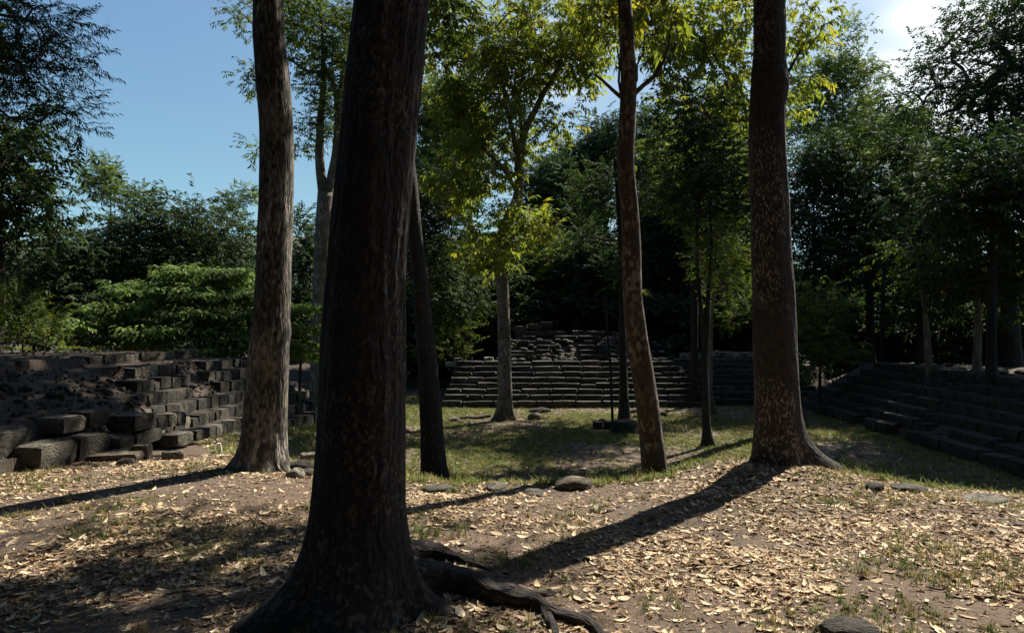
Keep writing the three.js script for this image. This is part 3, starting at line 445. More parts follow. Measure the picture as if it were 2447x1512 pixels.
  ['broadleaf_tree', 'tall shaded tree right of the twin-stemmed tree, mostly hidden by the long-rooted trunk', 1800, 46, 16, 300, 0, [[1790, 400, 80, 90, 46, 2.5, 27], [1770, 520, 80, 80, 46, 2.5, 30], [1800, 640, 70, 80, 46, 2.5, 30]], M.leafDark, 'far', {}],
  ['broadleaf_tree', 'dark leafy tree behind the slim trunk with an open crown', 1530, 43, 14, 330, 0, [[1570, 360, 60, 60, 43, 2, 24], [1600, 480, 80, 70, 43, 2, 30], [1550, 620, 70, 70, 43, 2, 30]], M.leafDark, 'broad', { scale: 1.3 }],
  ['broadleaf_tree', 'dark tree in the right-hand wood with a broad black crown', 2200, 27, 18, 380, 0, [[2200, 480, 100, 80, 27, 2.4, 27], [2120, 600, 90, 80, 27, 2.2, 27], [2290, 560, 90, 80, 27, 2.2, 30], [2200, 690, 120, 70, 27, 2.2, 30]], M.leafDark, 'broad', { scale: 1.35 }],
  ['broadleaf_tree', 'broad dark crown spreading in the middle height of the right-hand wood', 2080, 30, 22, 330, 0, [[2050, 360, 130, 60, 30, 2.6, 26], [2200, 400, 130, 60, 30, 2.6, 24], [2000, 470, 120, 60, 30, 2.4, 28], [2150, 530, 150, 70, 30, 2.6, 28]], M.leafDark, 'broad', { scale: 1.35 }],
  ['broadleaf_tree', 'broad leafy crown between the slim trunk and the long-rooted trunk', 1660, 27, 20, 200, 0, [[1670, 270, 120, 70, 27, 2.4, 26], [1600, 370, 80, 50, 27, 2.2, 22], [1740, 390, 80, 60, 27, 2.2, 26]], M.leafGreen, 'broad', { scale: 1.3 }],
  ['broadleaf_tree', 'broad shaded crown behind the grey flared trunk', 1120, 33, 20, 150, 0, [[1070, 270, 90, 90, 33, 2.6, 20], [1060, 420, 100, 80, 33, 2.6, 26]], M.leafGreen, 'far', {}],
  // beyond the right side of the picture: the wood that shades the steps
  ['broadleaf_tree', 'tree of the right-hand wood just outside the picture, shading the steps', 2900, 21, 40, 100, 0, [[2780, 260, 190, 130, 20, 3, 27], [2950, 150, 220, 160, 22, 3, 27], [2700, 420, 140, 90, 19, 2.4, 27]], M.leafDark, 'broad', { scale: 1.5 }],
  ['broadleaf_tree', 'second tree of the right-hand wood outside the picture, over the near steps', 3500, 14, 60, 0, 0, [[3300, 150, 330, 200, 14, 2.6, 24], [3650, 100, 350, 260, 15, 3, 24]], M.leafDark, 'broad', { scale: 1.5 }],
  ['broadleaf_tree', 'third tree of the right-hand wood outside the picture, behind the others', 2750, 32, 30, 200, 0, [[2680, 350, 150, 130, 32, 3, 30], [2850, 300, 170, 160, 32, 3, 30], [2620, 520, 120, 110, 32, 3, 30]], M.leafDark, 'far', {}],
];
wood.forEach(([name, label, px, d, w, top, lean, blobs, leaf, sp, x], i) => {
  const g = gh((px - CX) / F * d, -d), py0 = HORIZON + (EYE - g) / d * F, cy = top + (py0 - top) * 0.18;
  tree(name, label, name === 'shrub' || name === 'thicket_bush' ? 'bush' : 'tree', x.group ?? (px > 2500 ? 'wood beyond the right edge' : null), {
    d, seed: 40 + i, bark: x.pale ? M.barkGrey : M.barkDark, seg: 10, step: 0.3, clear: Math.max(0.3, (py0 - top) / F * d * (/shrub|bush/.test(name) ? 0.05 : 0.3)), flare: [{ t: 0, a: 0.5, h: 0.3, w: 9 }],
    trunk: [[px, py0, w], [px + lean * 0.2, lerp(py0, cy, 0.35), w * 0.85], [px + lean * 0.6 + 3, lerp(py0, cy, 0.7), w * 0.6], [px + lean, cy, w * 0.25]],
    crowns: [{ blobs, sprig: sp, leaf, bark: M.twig, ...x }],
  });
});

// the wood that goes on behind the viewer and at the left: its canopy keeps the sky's light off the near sides of the trunks
[[-17, 6, 14], [-12, 4.5, 13], [-7.5, 6, 15], [-3.4, 5, 13], [0.8, 6.4, 15], [5, 5, 13], [9.4, 6.2, 15], [14, 4, 14], [18, 7, 16], [-10, 12, 19], [-3, 13, 20], [4, 12.5, 20], [11, 12, 19], [-15.5, -3, 14], [-17.5, -10, 15], [-17, -17, 15], [19.5, -1, 15]].forEach(([x, z, h], i) => {
  const t = thing('canopy_tree', 'tree of the wood behind the viewer, outside the picture', 'tree', 'wood behind the viewer'), g = gh(x, z), a = { p: V(x, g - 0.1, z), r: 0.28 }, m = { p: V(x + 0.2, g + h * 0.45, z + 0.1), r: 0.2 }, e = { p: V(x, g + h * 0.85, z), r: 0.07 };
  t.position.copy(a.p); part('trunk', tube([a, m, e], { seg: 12, step: 0.3, rough: 0.15, seed: i, flare: [{ t: 0, a: 0.6, h: 0.3, w: 9 }] }), M.barkDark, t);
  const low = z > -4 ? 0.32 : 0.45;
  crown(t, [m, e, { p: a.p.clone().lerp(m.p, 0.7), r: 0.2 }], [{ w: V(x, g + h * 0.78, z), r: [3.4, h * 0.24, 3.0], n: 13 }, { w: V(x, g + h * low, z + 0.5), r: [3.2, h * 0.27, 2.4], n: 13 }], { seed: 900 + i, sprig: 'far', leaf: M.leafDark, scale: 2.1 });
  for (const ch of t.children) { if (ch.isInstancedMesh) ch.position.sub(a.p); else ch.geometry.translate(-a.p.x, -a.p.y, -a.p.z); }
});
// ───────────────────────── ruins ─────────────────────────
// rough-hewn blocks: a few shared shapes with worn corners, scaled to size
const BLOCKS = [], STONES = [];
for (let k = 0; k < 8; k++) {
  const g = new THREE.BoxGeometry(1, 1, 1, 2, 2, 2), p = g.attributes.position, R = rng(500 + k), off = {};
  for (let i = 0; i < p.count; i++) {
    const x = p.getX(i), y = p.getY(i), z = p.getZ(i), key = [x, y, z].map((v) => Math.round(v * 2)).join();
    off[key] ??= [R(), R(), R(), R()];
    const n = (Math.abs(x) > 0.4) + (Math.abs(y) > 0.4) + (Math.abs(z) > 0.4), in_ = n === 3 ? 0.045 + 0.05 * off[key][3] : n === 2 ? 0.012 + 0.02 * off[key][3] : 0;
    p.setXYZ(i, x * (1 - in_) + (off[key][0] - 0.5) * 0.05, y * (1 - in_) + (off[key][1] - 0.5) * 0.06, z * (1 - in_) + (off[key][2] - 0.5) * 0.05);
  }
  { const u = g.attributes.uv; for (let i = 0; i < u.count; i++) u.setXY(i, u.getX(i) * 0.55 + R() * 0.002 + k * 0.13, u.getY(i) * 0.4 + k * 0.29); }
  BLOCKS.push(toCreasedNormals(g, 0.22));
}
for (let k = 0; k < 8; k++) {                                          // field stones
  const g = mergeVertices(new THREE.IcosahedronGeometry(0.5, 3).deleteAttribute('uv').deleteAttribute('normal')), p = g.attributes.position, uv = [];
  for (let i = 0; i < p.count; i++) { const x = p.getX(i), y = p.getY(i), z = p.getZ(i), s = 0.62 + 0.5 * fbm(x * 3.1 + k * 9, y * 3.1 + z * 4.3, 3, 600 + k) + 0.3 * fbm(z * 5 + k, x * 3 - y * 5, 3, 640 + k); p.setXYZ(i, x * s, Math.max(-0.3, y * s * 0.85), z * s); uv.push(x * 0.7 + y * 0.5 + 0.5 + k * 0.2, z * 0.7 - y * 0.6); }
  g.setAttribute('uv', new THREE.Float32BufferAttribute(uv, 2)); STONES.push(toCreasedNormals(g, 0.55));
}
const HEWN = [];                                                       // larger blocks close by: chipped edges, uneven faces
for (let k = 0; k < 6; k++) {
  const g = new THREE.BoxGeometry(1, 1, 1, 6, 4, 4), p = g.attributes.position, u = g.attributes.uv;
  for (let i = 0; i < p.count; i++) {
    const x = p.getX(i), y = p.getY(i), z = p.getZ(i), e = (Math.abs(x) > 0.49) + (Math.abs(y) > 0.49) + (Math.abs(z) > 0.49);
    const n = fbm(x * 3 + k * 7, y * 3 + z * 4.7 + k, 3, 700 + k) - 0.5, c = fbm(x * 6 - k * 5, z * 6 - y * 7, 2, 720 + k), pull = e === 3 ? 0.05 + 0.13 * c : e === 2 ? 0.01 + 0.10 * c * c : 0;
    p.setXYZ(i, x * (1 - pull) + n * 0.05, y * (1 - pull) + n * 0.09, z * (1 - pull) + n * 0.05);
    u.setXY(i, u.getX(i) * 0.7 + k * 0.17, u.getY(i) * 0.45 + k * 0.31);
  }
  HEWN.push(toCreasedNormals(g, 0.35));
}
const MIX = [...M.shadeStone, ...M.shadeStone, M.stone[1], M.stone[4]];
const RS = rng(4242), pick = (a) => a[Math.floor(RS() * a.length)];
function stone(parent, name, x, y, z, w, h, d, turn = 0, tilt = 0, shapes = BLOCKS, mat) {
  const m = put(new THREE.Mesh(pick(shapes), mat ?? pick(MIX))); m.name = name; m.position.set(x, y, z); m.scale.set(w, h, d); m.rotation.set((RS() - 0.5) * 0.05 + tilt, turn + (RS() - 0.5) * 0.06, (RS() - 0.5) * 0.05); parent.add(m); return m;
}
// local frame of a ruin: s runs along its face, b goes back into it
function frame(ox, oz, heading) { const u = [Math.sin(heading), -Math.cos(heading)]; return { at: (s, b) => [ox + u[0] * s + u[1] * b, oz + u[1] * s - u[0] * b], turn: Math.atan2(-u[1], u[0]) }; }
// a course of blocks from s0 to s1 with its face at b and its top at y
function course(parent, fr, o, s0, s1, b, y, h, depth, w0, w1, skip, mats = M.stone) {
  for (let s = s0; s < s1;) {
    const w = Math.min(w0 + (w1 - w0) * RS(), s1 - s + 0.05), gap = 0.012 + 0.015 * RS();
    if (!(skip && skip(s + w / 2))) { const jb = (RS() - 0.5) * 0.05, dy = (RS() - 0.5) * 0.025 - (RS() < 0.08 ? 0.05 : 0), [x, z] = fr.at(s + w / 2, b + depth / 2 + jb); stone(parent, 'stone_block', x - o.x, y - h / 2 + dy - o.y, z - o.z, w - gap, h, depth, fr.turn, 0, BLOCKS, pick(mats)); }
    s += w;
  }
}
// earth and rubble behind the facing stones: a height sheet over (s, b) with a skirt
function core(parent, fr, o, s0, s1, b0, b1, ns, nb, height) {
  const pos = [], uv = [], idx = [];
  for (let j = 0; j <= nb; j++) for (let i = 0; i <= ns; i++) {
    const s = lerp(s0, s1, i / ns), b = lerp(b0, b1, j / nb), edge = i === 0 || i === ns || j === nb || j === 0, [x, z] = fr.at(s, b);
    pos.push(x - o.x, (edge ? -2.2 : height(s, b, x, z)) - o.y, z - o.z); uv.push(s / 1.6, b / 1.6);
  }
  for (let j = 0; j < nb; j++) for (let i = 0; i < ns; i++) { const a = j * (ns + 1) + i, c = a + ns + 1; idx.push(a, a + 1, c + 1, a, c + 1, c); }
  const g = geom(pos, idx, uv); if (g.attributes.normal.getY(Math.floor(pos.length / 6)) < 0) { g.setIndex(idx.map((_, k) => idx[k - (k % 3) + 2 - (k % 3)])); g.computeVertexNormals(); }
  return part('rubble_core', g, M.rubble, parent);
}
function scatter(parent, name, o, n, where, size, shapes = STONES) {   // small loose stones, too small to tell apart
  const m = put(new THREE.InstancedMesh(shapes[n % shapes.length], M.stone[3], n)), q = new THREE.Quaternion(), e = new THREE.Euler(), m4 = new THREE.Matrix4(), c = new THREE.Color();
  for (let i = 0; i < n; i++) { const [x, y, z] = where(), s = size * (0.5 + RS() * RS() * 2); q.setFromEuler(e.set(RS() * 6, RS() * 6, RS() * 6)); m4.compose(new THREE.Vector3(x - o.x, y - o.y, z - o.z), q, new THREE.Vector3(s, s * (0.6 + 0.4 * RS()), s * (0.7 + 0.5 * RS()))); m.setMatrixAt(i, m4); const v = 0.45 + 0.75 * RS(); m.setColorAt(i, c.setRGB(v, v * 0.95, v * 0.88)); }
  m.name = name; m.userData.kind = 'stuff'; parent.add(m);
}
{ // ── left: the crumbled terrace ──
  const t = thing('stone_terrace', 'crumbled stone terrace with uneven courses and an earth slope, behind the pale barked trunk', 'ruin'), fr = frame(-5.3, -7.7, 0.125), o = V(-5.3, 0, -7.7); t.position.copy(o);
  const CH = 0.2, TB = 0.27, level = (k) => -0.5 + CH * (k + 1), slump = (s) => smooth(3.3, 1.6, s);
  const intact = (s, k) => s > 1.75 + 0.34 * k && !(k > 3 && s > 4.7 + 0.25 * (k - 4) && s < 5.5 + 0.2 * (k - 4));
  const coreY = (s, b, x, z) => {
    const n = 0.10 * (fbm(s * 1.6, b * 1.6, 4, 31) - 0.5) + 0.05 * (fbm(s * 7, b * 7, 2, 33) - 0.5), k = b / TB;
    let y = Math.min(-0.42 + CH * (k - 0.5), 0.88);
    if (s < 3.8) { const slope = lerp(0.22, 0.88, Math.pow(clamp((b - 0.5) / 2.0), 0.85)); y = lerp(y, b < 0.45 ? 0.14 : slope, smooth(2.2 + 0.34 * k, 1.7 + 0.34 * k, s)); }
    y += n * (y > 0.8 ? 0.5 : 1.2);
    if (b > 3.1) y += 0.13 * smooth(1.5, 3, s) * smooth(8.2, 7, s) + 0.03;
    return y - 0.06 * smooth(5, 9, b);
  };
  core(t, fr, o, -5, 8.15, 0.10, 9, 130, 80, coreY);
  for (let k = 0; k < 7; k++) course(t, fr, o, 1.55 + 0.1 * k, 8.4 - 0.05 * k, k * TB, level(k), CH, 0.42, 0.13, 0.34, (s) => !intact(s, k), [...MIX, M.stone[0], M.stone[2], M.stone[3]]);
  course(t, fr, o, 2.2, 8.0, 3.0, 1.06, 0.17, 0.4, 0.2, 0.5, (s) => noise(s * 1.3, 2, 88) < 0.25);
  // big squared blocks at the near end
  const big = (s, b, y, w, h, d, m) => { h *= 0.88; w *= 0.92; const [x, z] = fr.at(s + w / 2, b + d / 2); stone(t, 'stone_block', x - o.x, y + h / 2, z - o.z, w, h, d, fr.turn + (RS() - 0.5) * 0.12, 0, HEWN, [M.stone[4], M.stone[1], M.stone[0], M.shadeStone[2], M.shadeStone[0]][m]); };
  big(0, 0, -0.06, 0.62, 0.36, 0.36, 1); big(0.63, 0.01, -0.06, 0.55, 0.35, 0.34, 0); big(1.19, 0.03, -0.1, 0.5, 0.33, 0.34, 3); big(-0.5, 0.36, 0.1, 0.95, 0.36, 0.4, 0);
  big(0.62, 0.24, 0.29, 0.42, 0.22, 0.38, 2); big(1.05, 0.22, 0.29, 0.36, 0.25, 0.36, 0); big(1.15, -0.12, 0.0, 0.3, 0.19, 0.4, 1); big(1.5, -0.10, 0.0, 0.6, 0.19, 0.4, 4); big(1.46, -0.08, 0.19, 0.56, 0.24, 0.42, 0);
  big(2.12, 0.02, 0.10, 0.24, 0.24, 0.4, 3); big(2.37, 0.02, 0.12, 0.22, 0.22, 0.38, 2); big(2.6, 0.04, 0.10, 0.26, 0.22, 0.36, 3); big(2.2, -0.2, -0.14, 0.5, 0.2, 0.35, 1); big(2.75, -0.18, -0.14, 0.4, 0.18, 0.34, 0); big(-1.1, 0.55, 0.2, 0.7, 0.3, 0.4, 1); big(-0.75, 0.2, -0.05, 0.7, 0.2, 0.4, 1);
  for (let i = 0; i < 46; i++) { const s = -1.5 + 4.6 * RS(), b = 0.5 + 1.9 * RS(), [x, z] = fr.at(s, b), q = 0.07 + 0.11 * RS(); stone(t, 'rubble_stone', x - o.x, coreY(s, b) + q * 0.15, z - o.z, q, q * 0.7, q, RS() * 6, 0, STONES); }
  for (let i = 0; i < 14; i++) { const s = 4.6 + 1.3 * RS(), b = 1.0 + 0.9 * RS(), [x, z] = fr.at(s, b), q = 0.08 + 0.10 * RS(); stone(t, 'rubble_stone', x - o.x, coreY(s, b) + q * 0.3, z - o.z, q, q * 0.8, q, RS() * 6, 0, STONES); }
  for (let i = 0; i < 22; i++) { const s = 8.0 + 0.9 * RS(), b = -0.2 + 1.2 * RS(), [x, z] = fr.at(s, b), q = 0.14 + 0.14 * RS(); stone(t, 'rubble_stone', x - o.x, gh(x, z) + Math.max(0, 0.6 - Math.abs(s - 8)) * 0.5 * RS(), z - o.z, q, q * 0.8, q, RS() * 6, 0, STONES); }
  scatter(t, 'rubble', o, 900, () => { const s = -2.5 + 8.5 * RS(), b = s > 3.2 ? 1.0 + RS() * 1.0 : 0.45 + 2 * RS(), [x, z] = fr.at(s, b); return [x, coreY(s, b, x, z) + 0.01, z]; }, 0.055);
  scatter(t, 'rubble', o, 500, () => { const s = -3 + 11 * RS(), b = 1.9 + 4 * RS(), [x, z] = fr.at(s, b); return [x, coreY(s, b, x, z) + 0.005, z]; }, 0.045);
}
{ // ── right: long steps in the shade ──
  const t = thing('stone_steps', 'long flight of stone steps in deep shade, under the right-hand wood', 'ruin'), fr = frame(rightBase(7), -7, 0.052), o = V(rightBase(7), PLAZA, -7); t.position.copy(o);
  const fm = { turn: fr.turn, at: (s, b) => fr.at(s, -b) }, RH = 0.25, TB = 0.42;
  core(t, fm, o, 0.6, 20.6, 0.15, 9, 90, 40, (s, b) => PLAZA + Math.min(RH * (b / TB) - 0.05, RH * 6.6) + 0.08 * (fbm(s, b, 3, 41) - 0.5));
  for (let k = 0; k < 7; k++) course(t, fm, o, 1.0 + 0.15 * k, 20.2 - 0.2 * k, k * TB, PLAZA + RH * (k + 1) + (k === 0 ? 0.03 : 0), RH + 0.04, 0.62, 0.5, 1.1, (s) => noise(s * 0.9, k * 3.1, 91) < 0.12, M.shadeStone);
  for (let i = 0; i < 24; i++) { const s = 8 + 11 * RS(), b = 2.9 + 2.5 * RS(), [x, z] = fm.at(s, b), q = 0.2 + 0.3 * RS(); stone(t, 'rubble_stone', x - o.x, PLAZA + RH * 6.75 - o.y, z - o.z, q, q * 0.5, q, RS() * 6, 0, STONES, pick(M.shadeStone)); }
}
{ // ── far: the stepped pyramid closing the plaza ──
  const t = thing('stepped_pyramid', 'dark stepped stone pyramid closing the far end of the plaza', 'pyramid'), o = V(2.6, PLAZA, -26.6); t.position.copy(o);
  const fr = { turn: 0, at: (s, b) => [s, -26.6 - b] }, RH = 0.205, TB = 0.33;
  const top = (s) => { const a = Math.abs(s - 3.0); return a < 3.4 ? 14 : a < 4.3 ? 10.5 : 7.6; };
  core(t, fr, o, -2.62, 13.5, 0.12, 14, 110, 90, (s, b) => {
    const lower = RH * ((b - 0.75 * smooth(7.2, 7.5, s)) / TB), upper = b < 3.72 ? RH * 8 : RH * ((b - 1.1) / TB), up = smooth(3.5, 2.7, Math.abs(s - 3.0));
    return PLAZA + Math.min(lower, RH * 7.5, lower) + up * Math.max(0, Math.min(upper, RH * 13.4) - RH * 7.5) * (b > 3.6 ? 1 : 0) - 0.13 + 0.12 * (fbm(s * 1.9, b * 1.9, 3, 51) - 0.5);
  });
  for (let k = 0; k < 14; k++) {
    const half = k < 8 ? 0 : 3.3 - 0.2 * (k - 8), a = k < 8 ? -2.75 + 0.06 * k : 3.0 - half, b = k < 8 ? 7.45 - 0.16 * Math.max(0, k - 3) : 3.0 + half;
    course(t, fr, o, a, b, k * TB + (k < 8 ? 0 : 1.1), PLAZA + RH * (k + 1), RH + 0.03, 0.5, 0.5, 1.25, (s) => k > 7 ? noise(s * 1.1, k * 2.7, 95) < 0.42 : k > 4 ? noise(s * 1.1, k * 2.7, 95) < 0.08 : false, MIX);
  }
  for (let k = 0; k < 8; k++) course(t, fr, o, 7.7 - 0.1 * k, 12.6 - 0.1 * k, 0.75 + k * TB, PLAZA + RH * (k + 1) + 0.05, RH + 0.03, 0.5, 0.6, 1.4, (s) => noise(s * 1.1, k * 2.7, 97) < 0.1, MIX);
  // balustrade stones, the broken walls of the temple on top, tumbled blocks
  const blk = (s, b, y, w, h, d, m) => stone(t, 'wall_block', s - o.x, y - o.y + h / 2, -26.6 - b - o.z, w, h, d, 0, 0, BLOCKS, M.stone[m]);
  for (const [s, y, w] of [[-2.6, -0.12, 0.5], [-1.5, -0.1, 1.1], [-0.5, -0.1, 0.9], [-1.0, 0.08, 0.4], [-2.3, 0.06, 0.4]]) blk(s, 2.9, y, w, 0.2, 0.5, 2);
  for (const [s, y, w, h, m] of [[0.6, 0.95, 0.9, 0.4, 1], [1.4, 1.05, 0.8, 0.4, 3], [2.2, 1.05, 0.9, 0.32, 3], [3.2, 1.05, 0.7, 0.36, 0], [3.95, 1.05, 0.75, 0.34, 0], [0.4, 1.36, 0.7, 0.25, 2], [1.1, 1.46, 0.6, 0.26, 1], [1.6, 1.62, 0.7, 0.2, 4], [5.1, 0.95, 0.7, 0.4, 1], [5.7, 0.95, 0.6, 0.3, 0], [5.6, 1.3, 0.45, 0.24, 2]]) blk(s, 6.0, y, w, h, 0.6, m > 2 ? 4 : 1);
  for (const [s, y, w] of [[8.2, 0.25, 0.8], [9.4, 0.28, 1.1], [10.3, 0.25, 0.7], [7.6, 0.2, 0.3]]) blk(s, 3.7, y, w, 0.22, 0.5, 2);
  for (let i = 0; i < 150; i++) { const left = i % 2, s = left ? -0.6 + 3.4 * RS() : 4.2 + 3 * RS(), b = 2.7 + 2.6 * RS(), q = 0.12 + 0.22 * RS(); stone(t, 'rubble_stone', s - o.x, (b < 3.72 ? RH * 8 : RH * ((b - 1.1) / TB)) + 0.02, -26.6 - b - o.z, q, q * 0.7, q, RS() * 6, 0, STONES); }
  for (let i = 0; i < 20; i++) { const s = 8 + 4 * RS(), b = 3.6 + 2 * RS(), q = 0.15 + 0.3 * RS(); stone(t, 'rubble_stone', s - o.x, RH * 7.8, -26.6 - b - o.z, q, q * 0.6, q, RS() * 6, 0, STONES); }
}
// ── loose stones, each a thing of its own ──
function rock(name, label, px, py, w, h, d, turn = 0, mat = 0, shapes = STONES, tilt = 0, lift = 0, group) {
  const p = onGround(px, py), m = put(new THREE.Mesh(pick(shapes), M.stone[mat])); m.name = numbered(name); m.position.set(p.x, p.y + h * 0.22 + lift, p.z); m.scale.set(w, h, d); m.rotation.set(tilt, turn, tilt * 0.5); scene.add(m); return tag(m, label, name === 'stone_block' ? 'block' : 'rock', group);
}
rock('boulder', 'large rounded brown boulder at the terrace edge, left of the slim trunk', 1372, 1166, 0.36, 0.17, 0.26, 0.2, 3);
rock('rock', 'flat grey rock just below the foot of the leaning dark trunk', 1045, 1172, 0.34, 0.09, 0.24, 0.4, 1);
rock('rock', 'small rock between the flat grey rock and the boulder, with a dark side', 1185, 1168, 0.26, 0.09, 0.2, 1.2, 0);
rock('rock', 'low rock sunk in leaves, just left of the boulder', 1275, 1180, 0.30, 0.07, 0.2, 2, 1);
rock('rock', 'pale rounded stone left of the long-rooted trunk', 1785, 1128, 0.14, 0.16, 0.12, 0.3, 2);
rock('rock', 'small whitish stone on the terrace edge beneath the long-rooted trunk', 1742, 1160, 0.12, 0.09, 0.10, 0.8, 2);
rock('rock', 'dark stone beside the end of the sweeping root', 2092, 1168, 0.20, 0.10, 0.16, 0.7, 4);
rock('rock', 'broad flat stone on the terrace rim, right of the sweeping root', 2168, 1172, 0.36, 0.10, 0.24, 0.1, 1);
rock('rock', 'flat half-buried stone slab nearest the right edge of the terrace', 2350, 1195, 0.5, 0.06, 0.3, 0.3, 0);
rock('rock', 'smooth grey stone at the foot of the pale barked trunk', 706, 1140, 0.19, 0.14, 0.14, 0.2, 2);
rock('rock', 'long dark rock behind the smooth grey stone, right of the pale barked trunk', 720, 1122, 0.36, 0.16, 0.2, -0.4, 4);
rock('rock', 'small stone next to the left side of the thickest trunk', 733, 1136, 0.2, 0.12, 0.15, 0.9, 1);
rock('rock', 'dark angular stone on the grass, just left of the thickest trunk', 741, 1105, 0.22, 0.16, 0.2, 0.5, 0, HEWN);
rock('rock', 'dark half-buried root lump at the bottom edge of the picture, right of the middle', 2025, 1522, 0.30, 0.14, 0.2, 0.1, 4);  // a root lump, modelled with a field stone shape
rock('stone_block', 'squared block lying tilted on the flat slab before the crumbled terrace', 226, 1085, 0.40, 0.15, 0.22, 0.4, 0, HEWN, 0.28, 0.10);
rock('stone_block', 'flat broad slab lying in front of the crumbled terrace', 268, 1098, 0.75, 0.13, 0.45, 0.15, 3, HEWN, 0.05, 0.01);
rock('stone_block', 'block standing at the right end of the flat slab', 338, 1095, 0.20, 0.2, 0.22, 0.2, 3, HEWN, 0.02, 0.04);
rock('rock', 'small leaf-strewn stone in front of the flat slab', 300, 1110, 0.2, 0.12, 0.16, 0.2, 0);
rock('rock', 'fallen stone half lost in the shade left of the pale barked trunk', 412, 1096, 0.24, 0.14, 0.2, 0.6, 0, HEWN);
rock('rock', 'round stone on the plaza grass, right of the grey flared trunk', 1278, 1002, 0.5, 0.35, 0.4, 0.3, 1);
rock('rock', 'low dark stone on the plaza beyond the round stone', 1292, 985, 0.75, 0.28, 0.4, 0.1, 4);
rock('rock', 'small lit stone at the left end of the fallen branch on the plaza', 1085, 1008, 0.42, 0.25, 0.3, 0.5, 0);
rock('rock', 'stone on the plaza just right of the slim trunk', 1584, 995, 0.34, 0.30, 0.3, 0.2, 4);
rock('rock', 'stone to the left of the altar on the plaza', 1438, 1012, 0.30, 0.22, 0.26, 0.2, 1);
rock('rock', 'stone behind the altar, seen left of the slim trunk', 1528, 986, 0.7, 0.3, 0.4, 0.2, 0);
{ // low stone altar: drum on a slab, standing in front of a thin trunk
  const p = onGround(1493, 1032), t = thing('stone_altar', 'low dark stone altar on the plaza, partly hidden by the slim trunk', 'altar'); t.position.copy(p);
  const lathe = (pts) => new THREE.LatheGeometry(pts.map(([x, y]) => new THREE.Vector2(x, y)), 28);
  part('drum', lathe([[0, 0.34], [0.34, 0.34], [0.37, 0.31], [0.38, 0.2], [0.37, 0.08], [0.44, 0.06], [0.44, -0.05], [0, -0.05]]), M.stone[4], t);
  for (let i = 0; i < 5; i++) stone(t, 'stone_block', -0.75 + 0.36 * i, 0.12, -0.55 - 0.06 * (i % 2), 0.3, 0.26, 0.3);
}
{ // thin dead branch on the plaza grass
  const t = thing('fallen_branch', 'thin dark fallen branch lying left of the grey flared trunk', 'branch'), a = onGround(1088, 1006), b = onGround(1172, 1000); t.position.copy(a);
  const q = [0, 0.3, 0.6, 1].map((k, i) => ({ p: a.clone().lerp(b, k).add(V(0, 0.06 + 0.04 * (i % 2), 0)).sub(a), r: 0.035 + 0.02 * k }));
  part('stem', tube(q, { seg: 8, step: 0.1, rough: 0.3, seed: 4 }), M.barkDark, t);
}
{ // small white marker by the pale trunk
  const p = onGround(524, 1085), m = put(new THREE.Mesh(BLOCKS[2], M.white)); m.name = 'marker_stake'; m.position.set(p.x, p.y + 0.07, p.z); m.scale.set(0.05, 0.16, 0.035); m.rotation.set(0, 0.3, 0.14); scene.add(m); tag(m, 'small white marker stake in the shade left of the pale barked trunk', 'stake');
}
{ // forested hill far behind
  const pos = [], idx = [], uv = [], nx = 120, nz = 30;
  for (let j = 0; j <= nz; j++) for (let i = 0; i <= nx; i++) { const x = -420 + 700 * i / nx, z = -330 - 260 * j / nz, e = Math.sin(Math.PI * clamp(j / nz)); pos.push(x, -6 + e * (46 + 26 * fbm(x * 0.008 + 3, 1, 3, 61)) * smooth(280, 40, x) + 5 * fbm(x * 0.12, z * 0.12, 4, 62), z); uv.push(x / 60, z / 60); }
  for (let j = 0; j < nz; j++) for (let i = 0; i < nx; i++) { const a = j * (nx + 1) + i, c = a + nx + 1; idx.push(a, a + 1, c + 1, a, c + 1, c); }
  const m = put(new THREE.Mesh(geom(pos, idx, uv), new THREE.MeshStandardMaterial({ color: lin(0.05, 0.075, 0.04), roughness: 1, map: soilMap }))); m.name = 'hill'; scene.add(m); tag(m, 'wooded hill far behind the thicket', null, null, 'structure');
}
// ───────────────────────── fallen leaves, straw and grass ─────────────────────────
function dryLeaf(seed) {                                               // a curled dry leaf, about 1 unit long
  const R = rng(seed), pos = [], idx = [], n = 5, w = 0.09 + 0.13 * R(), curl = (0.15 + 0.55 * R()), roll = (R() - 0.3) * 1.9, tw = (R() - 0.5) * 0.8;
  for (let i = 0; i <= n; i++) {
    const t = i / n, half = w * Math.pow(Math.sin(Math.PI * clamp(t * 0.96 + 0.02)), 0.75) * (t > 0.8 ? 0.85 : 1), y = curl * (t - 0.5) * (t - 0.5) * 1.2, a = tw * (t - 0.5);
    for (const s of [-1, 0, 1]) { const hx = s * half, hy = Math.abs(s) * half * roll * 0.6; pos.push(hx * Math.cos(a) - hy * Math.sin(a), y + hx * Math.sin(a) + hy * Math.cos(a) + 0.02, t - 0.5); }
    if (i) { const b = i * 3; idx.push(b - 3, b - 2, b + 1, b - 3, b + 1, b, b - 2, b - 1, b + 2, b - 2, b + 2, b + 1); }
  }
  return geom(pos, idx);
}
const DRY = Array.from({ length: 8 }, (_, i) => dryLeaf(900 + i));
const dryTones = [[0.66, 0.51, 0.31], [0.50, 0.36, 0.21], [0.68, 0.56, 0.38], [0.36, 0.25, 0.14], [0.26, 0.16, 0.085], [0.17, 0.085, 0.045], [0.60, 0.45, 0.28], [0.20, 0.14, 0.09]];
const dryPick = (r) => dryTones[r < 0.64 ? Math.floor(r / 0.64 * 4) : 4 + Math.floor((r - 0.64) / 0.36 * 4)];
const RL = rng(31337), bare = (x, z) => smooth(0.42, 0.60, fbm(x * 0.75 + 2.2, z * 0.9 + 5.1, 3, 131));
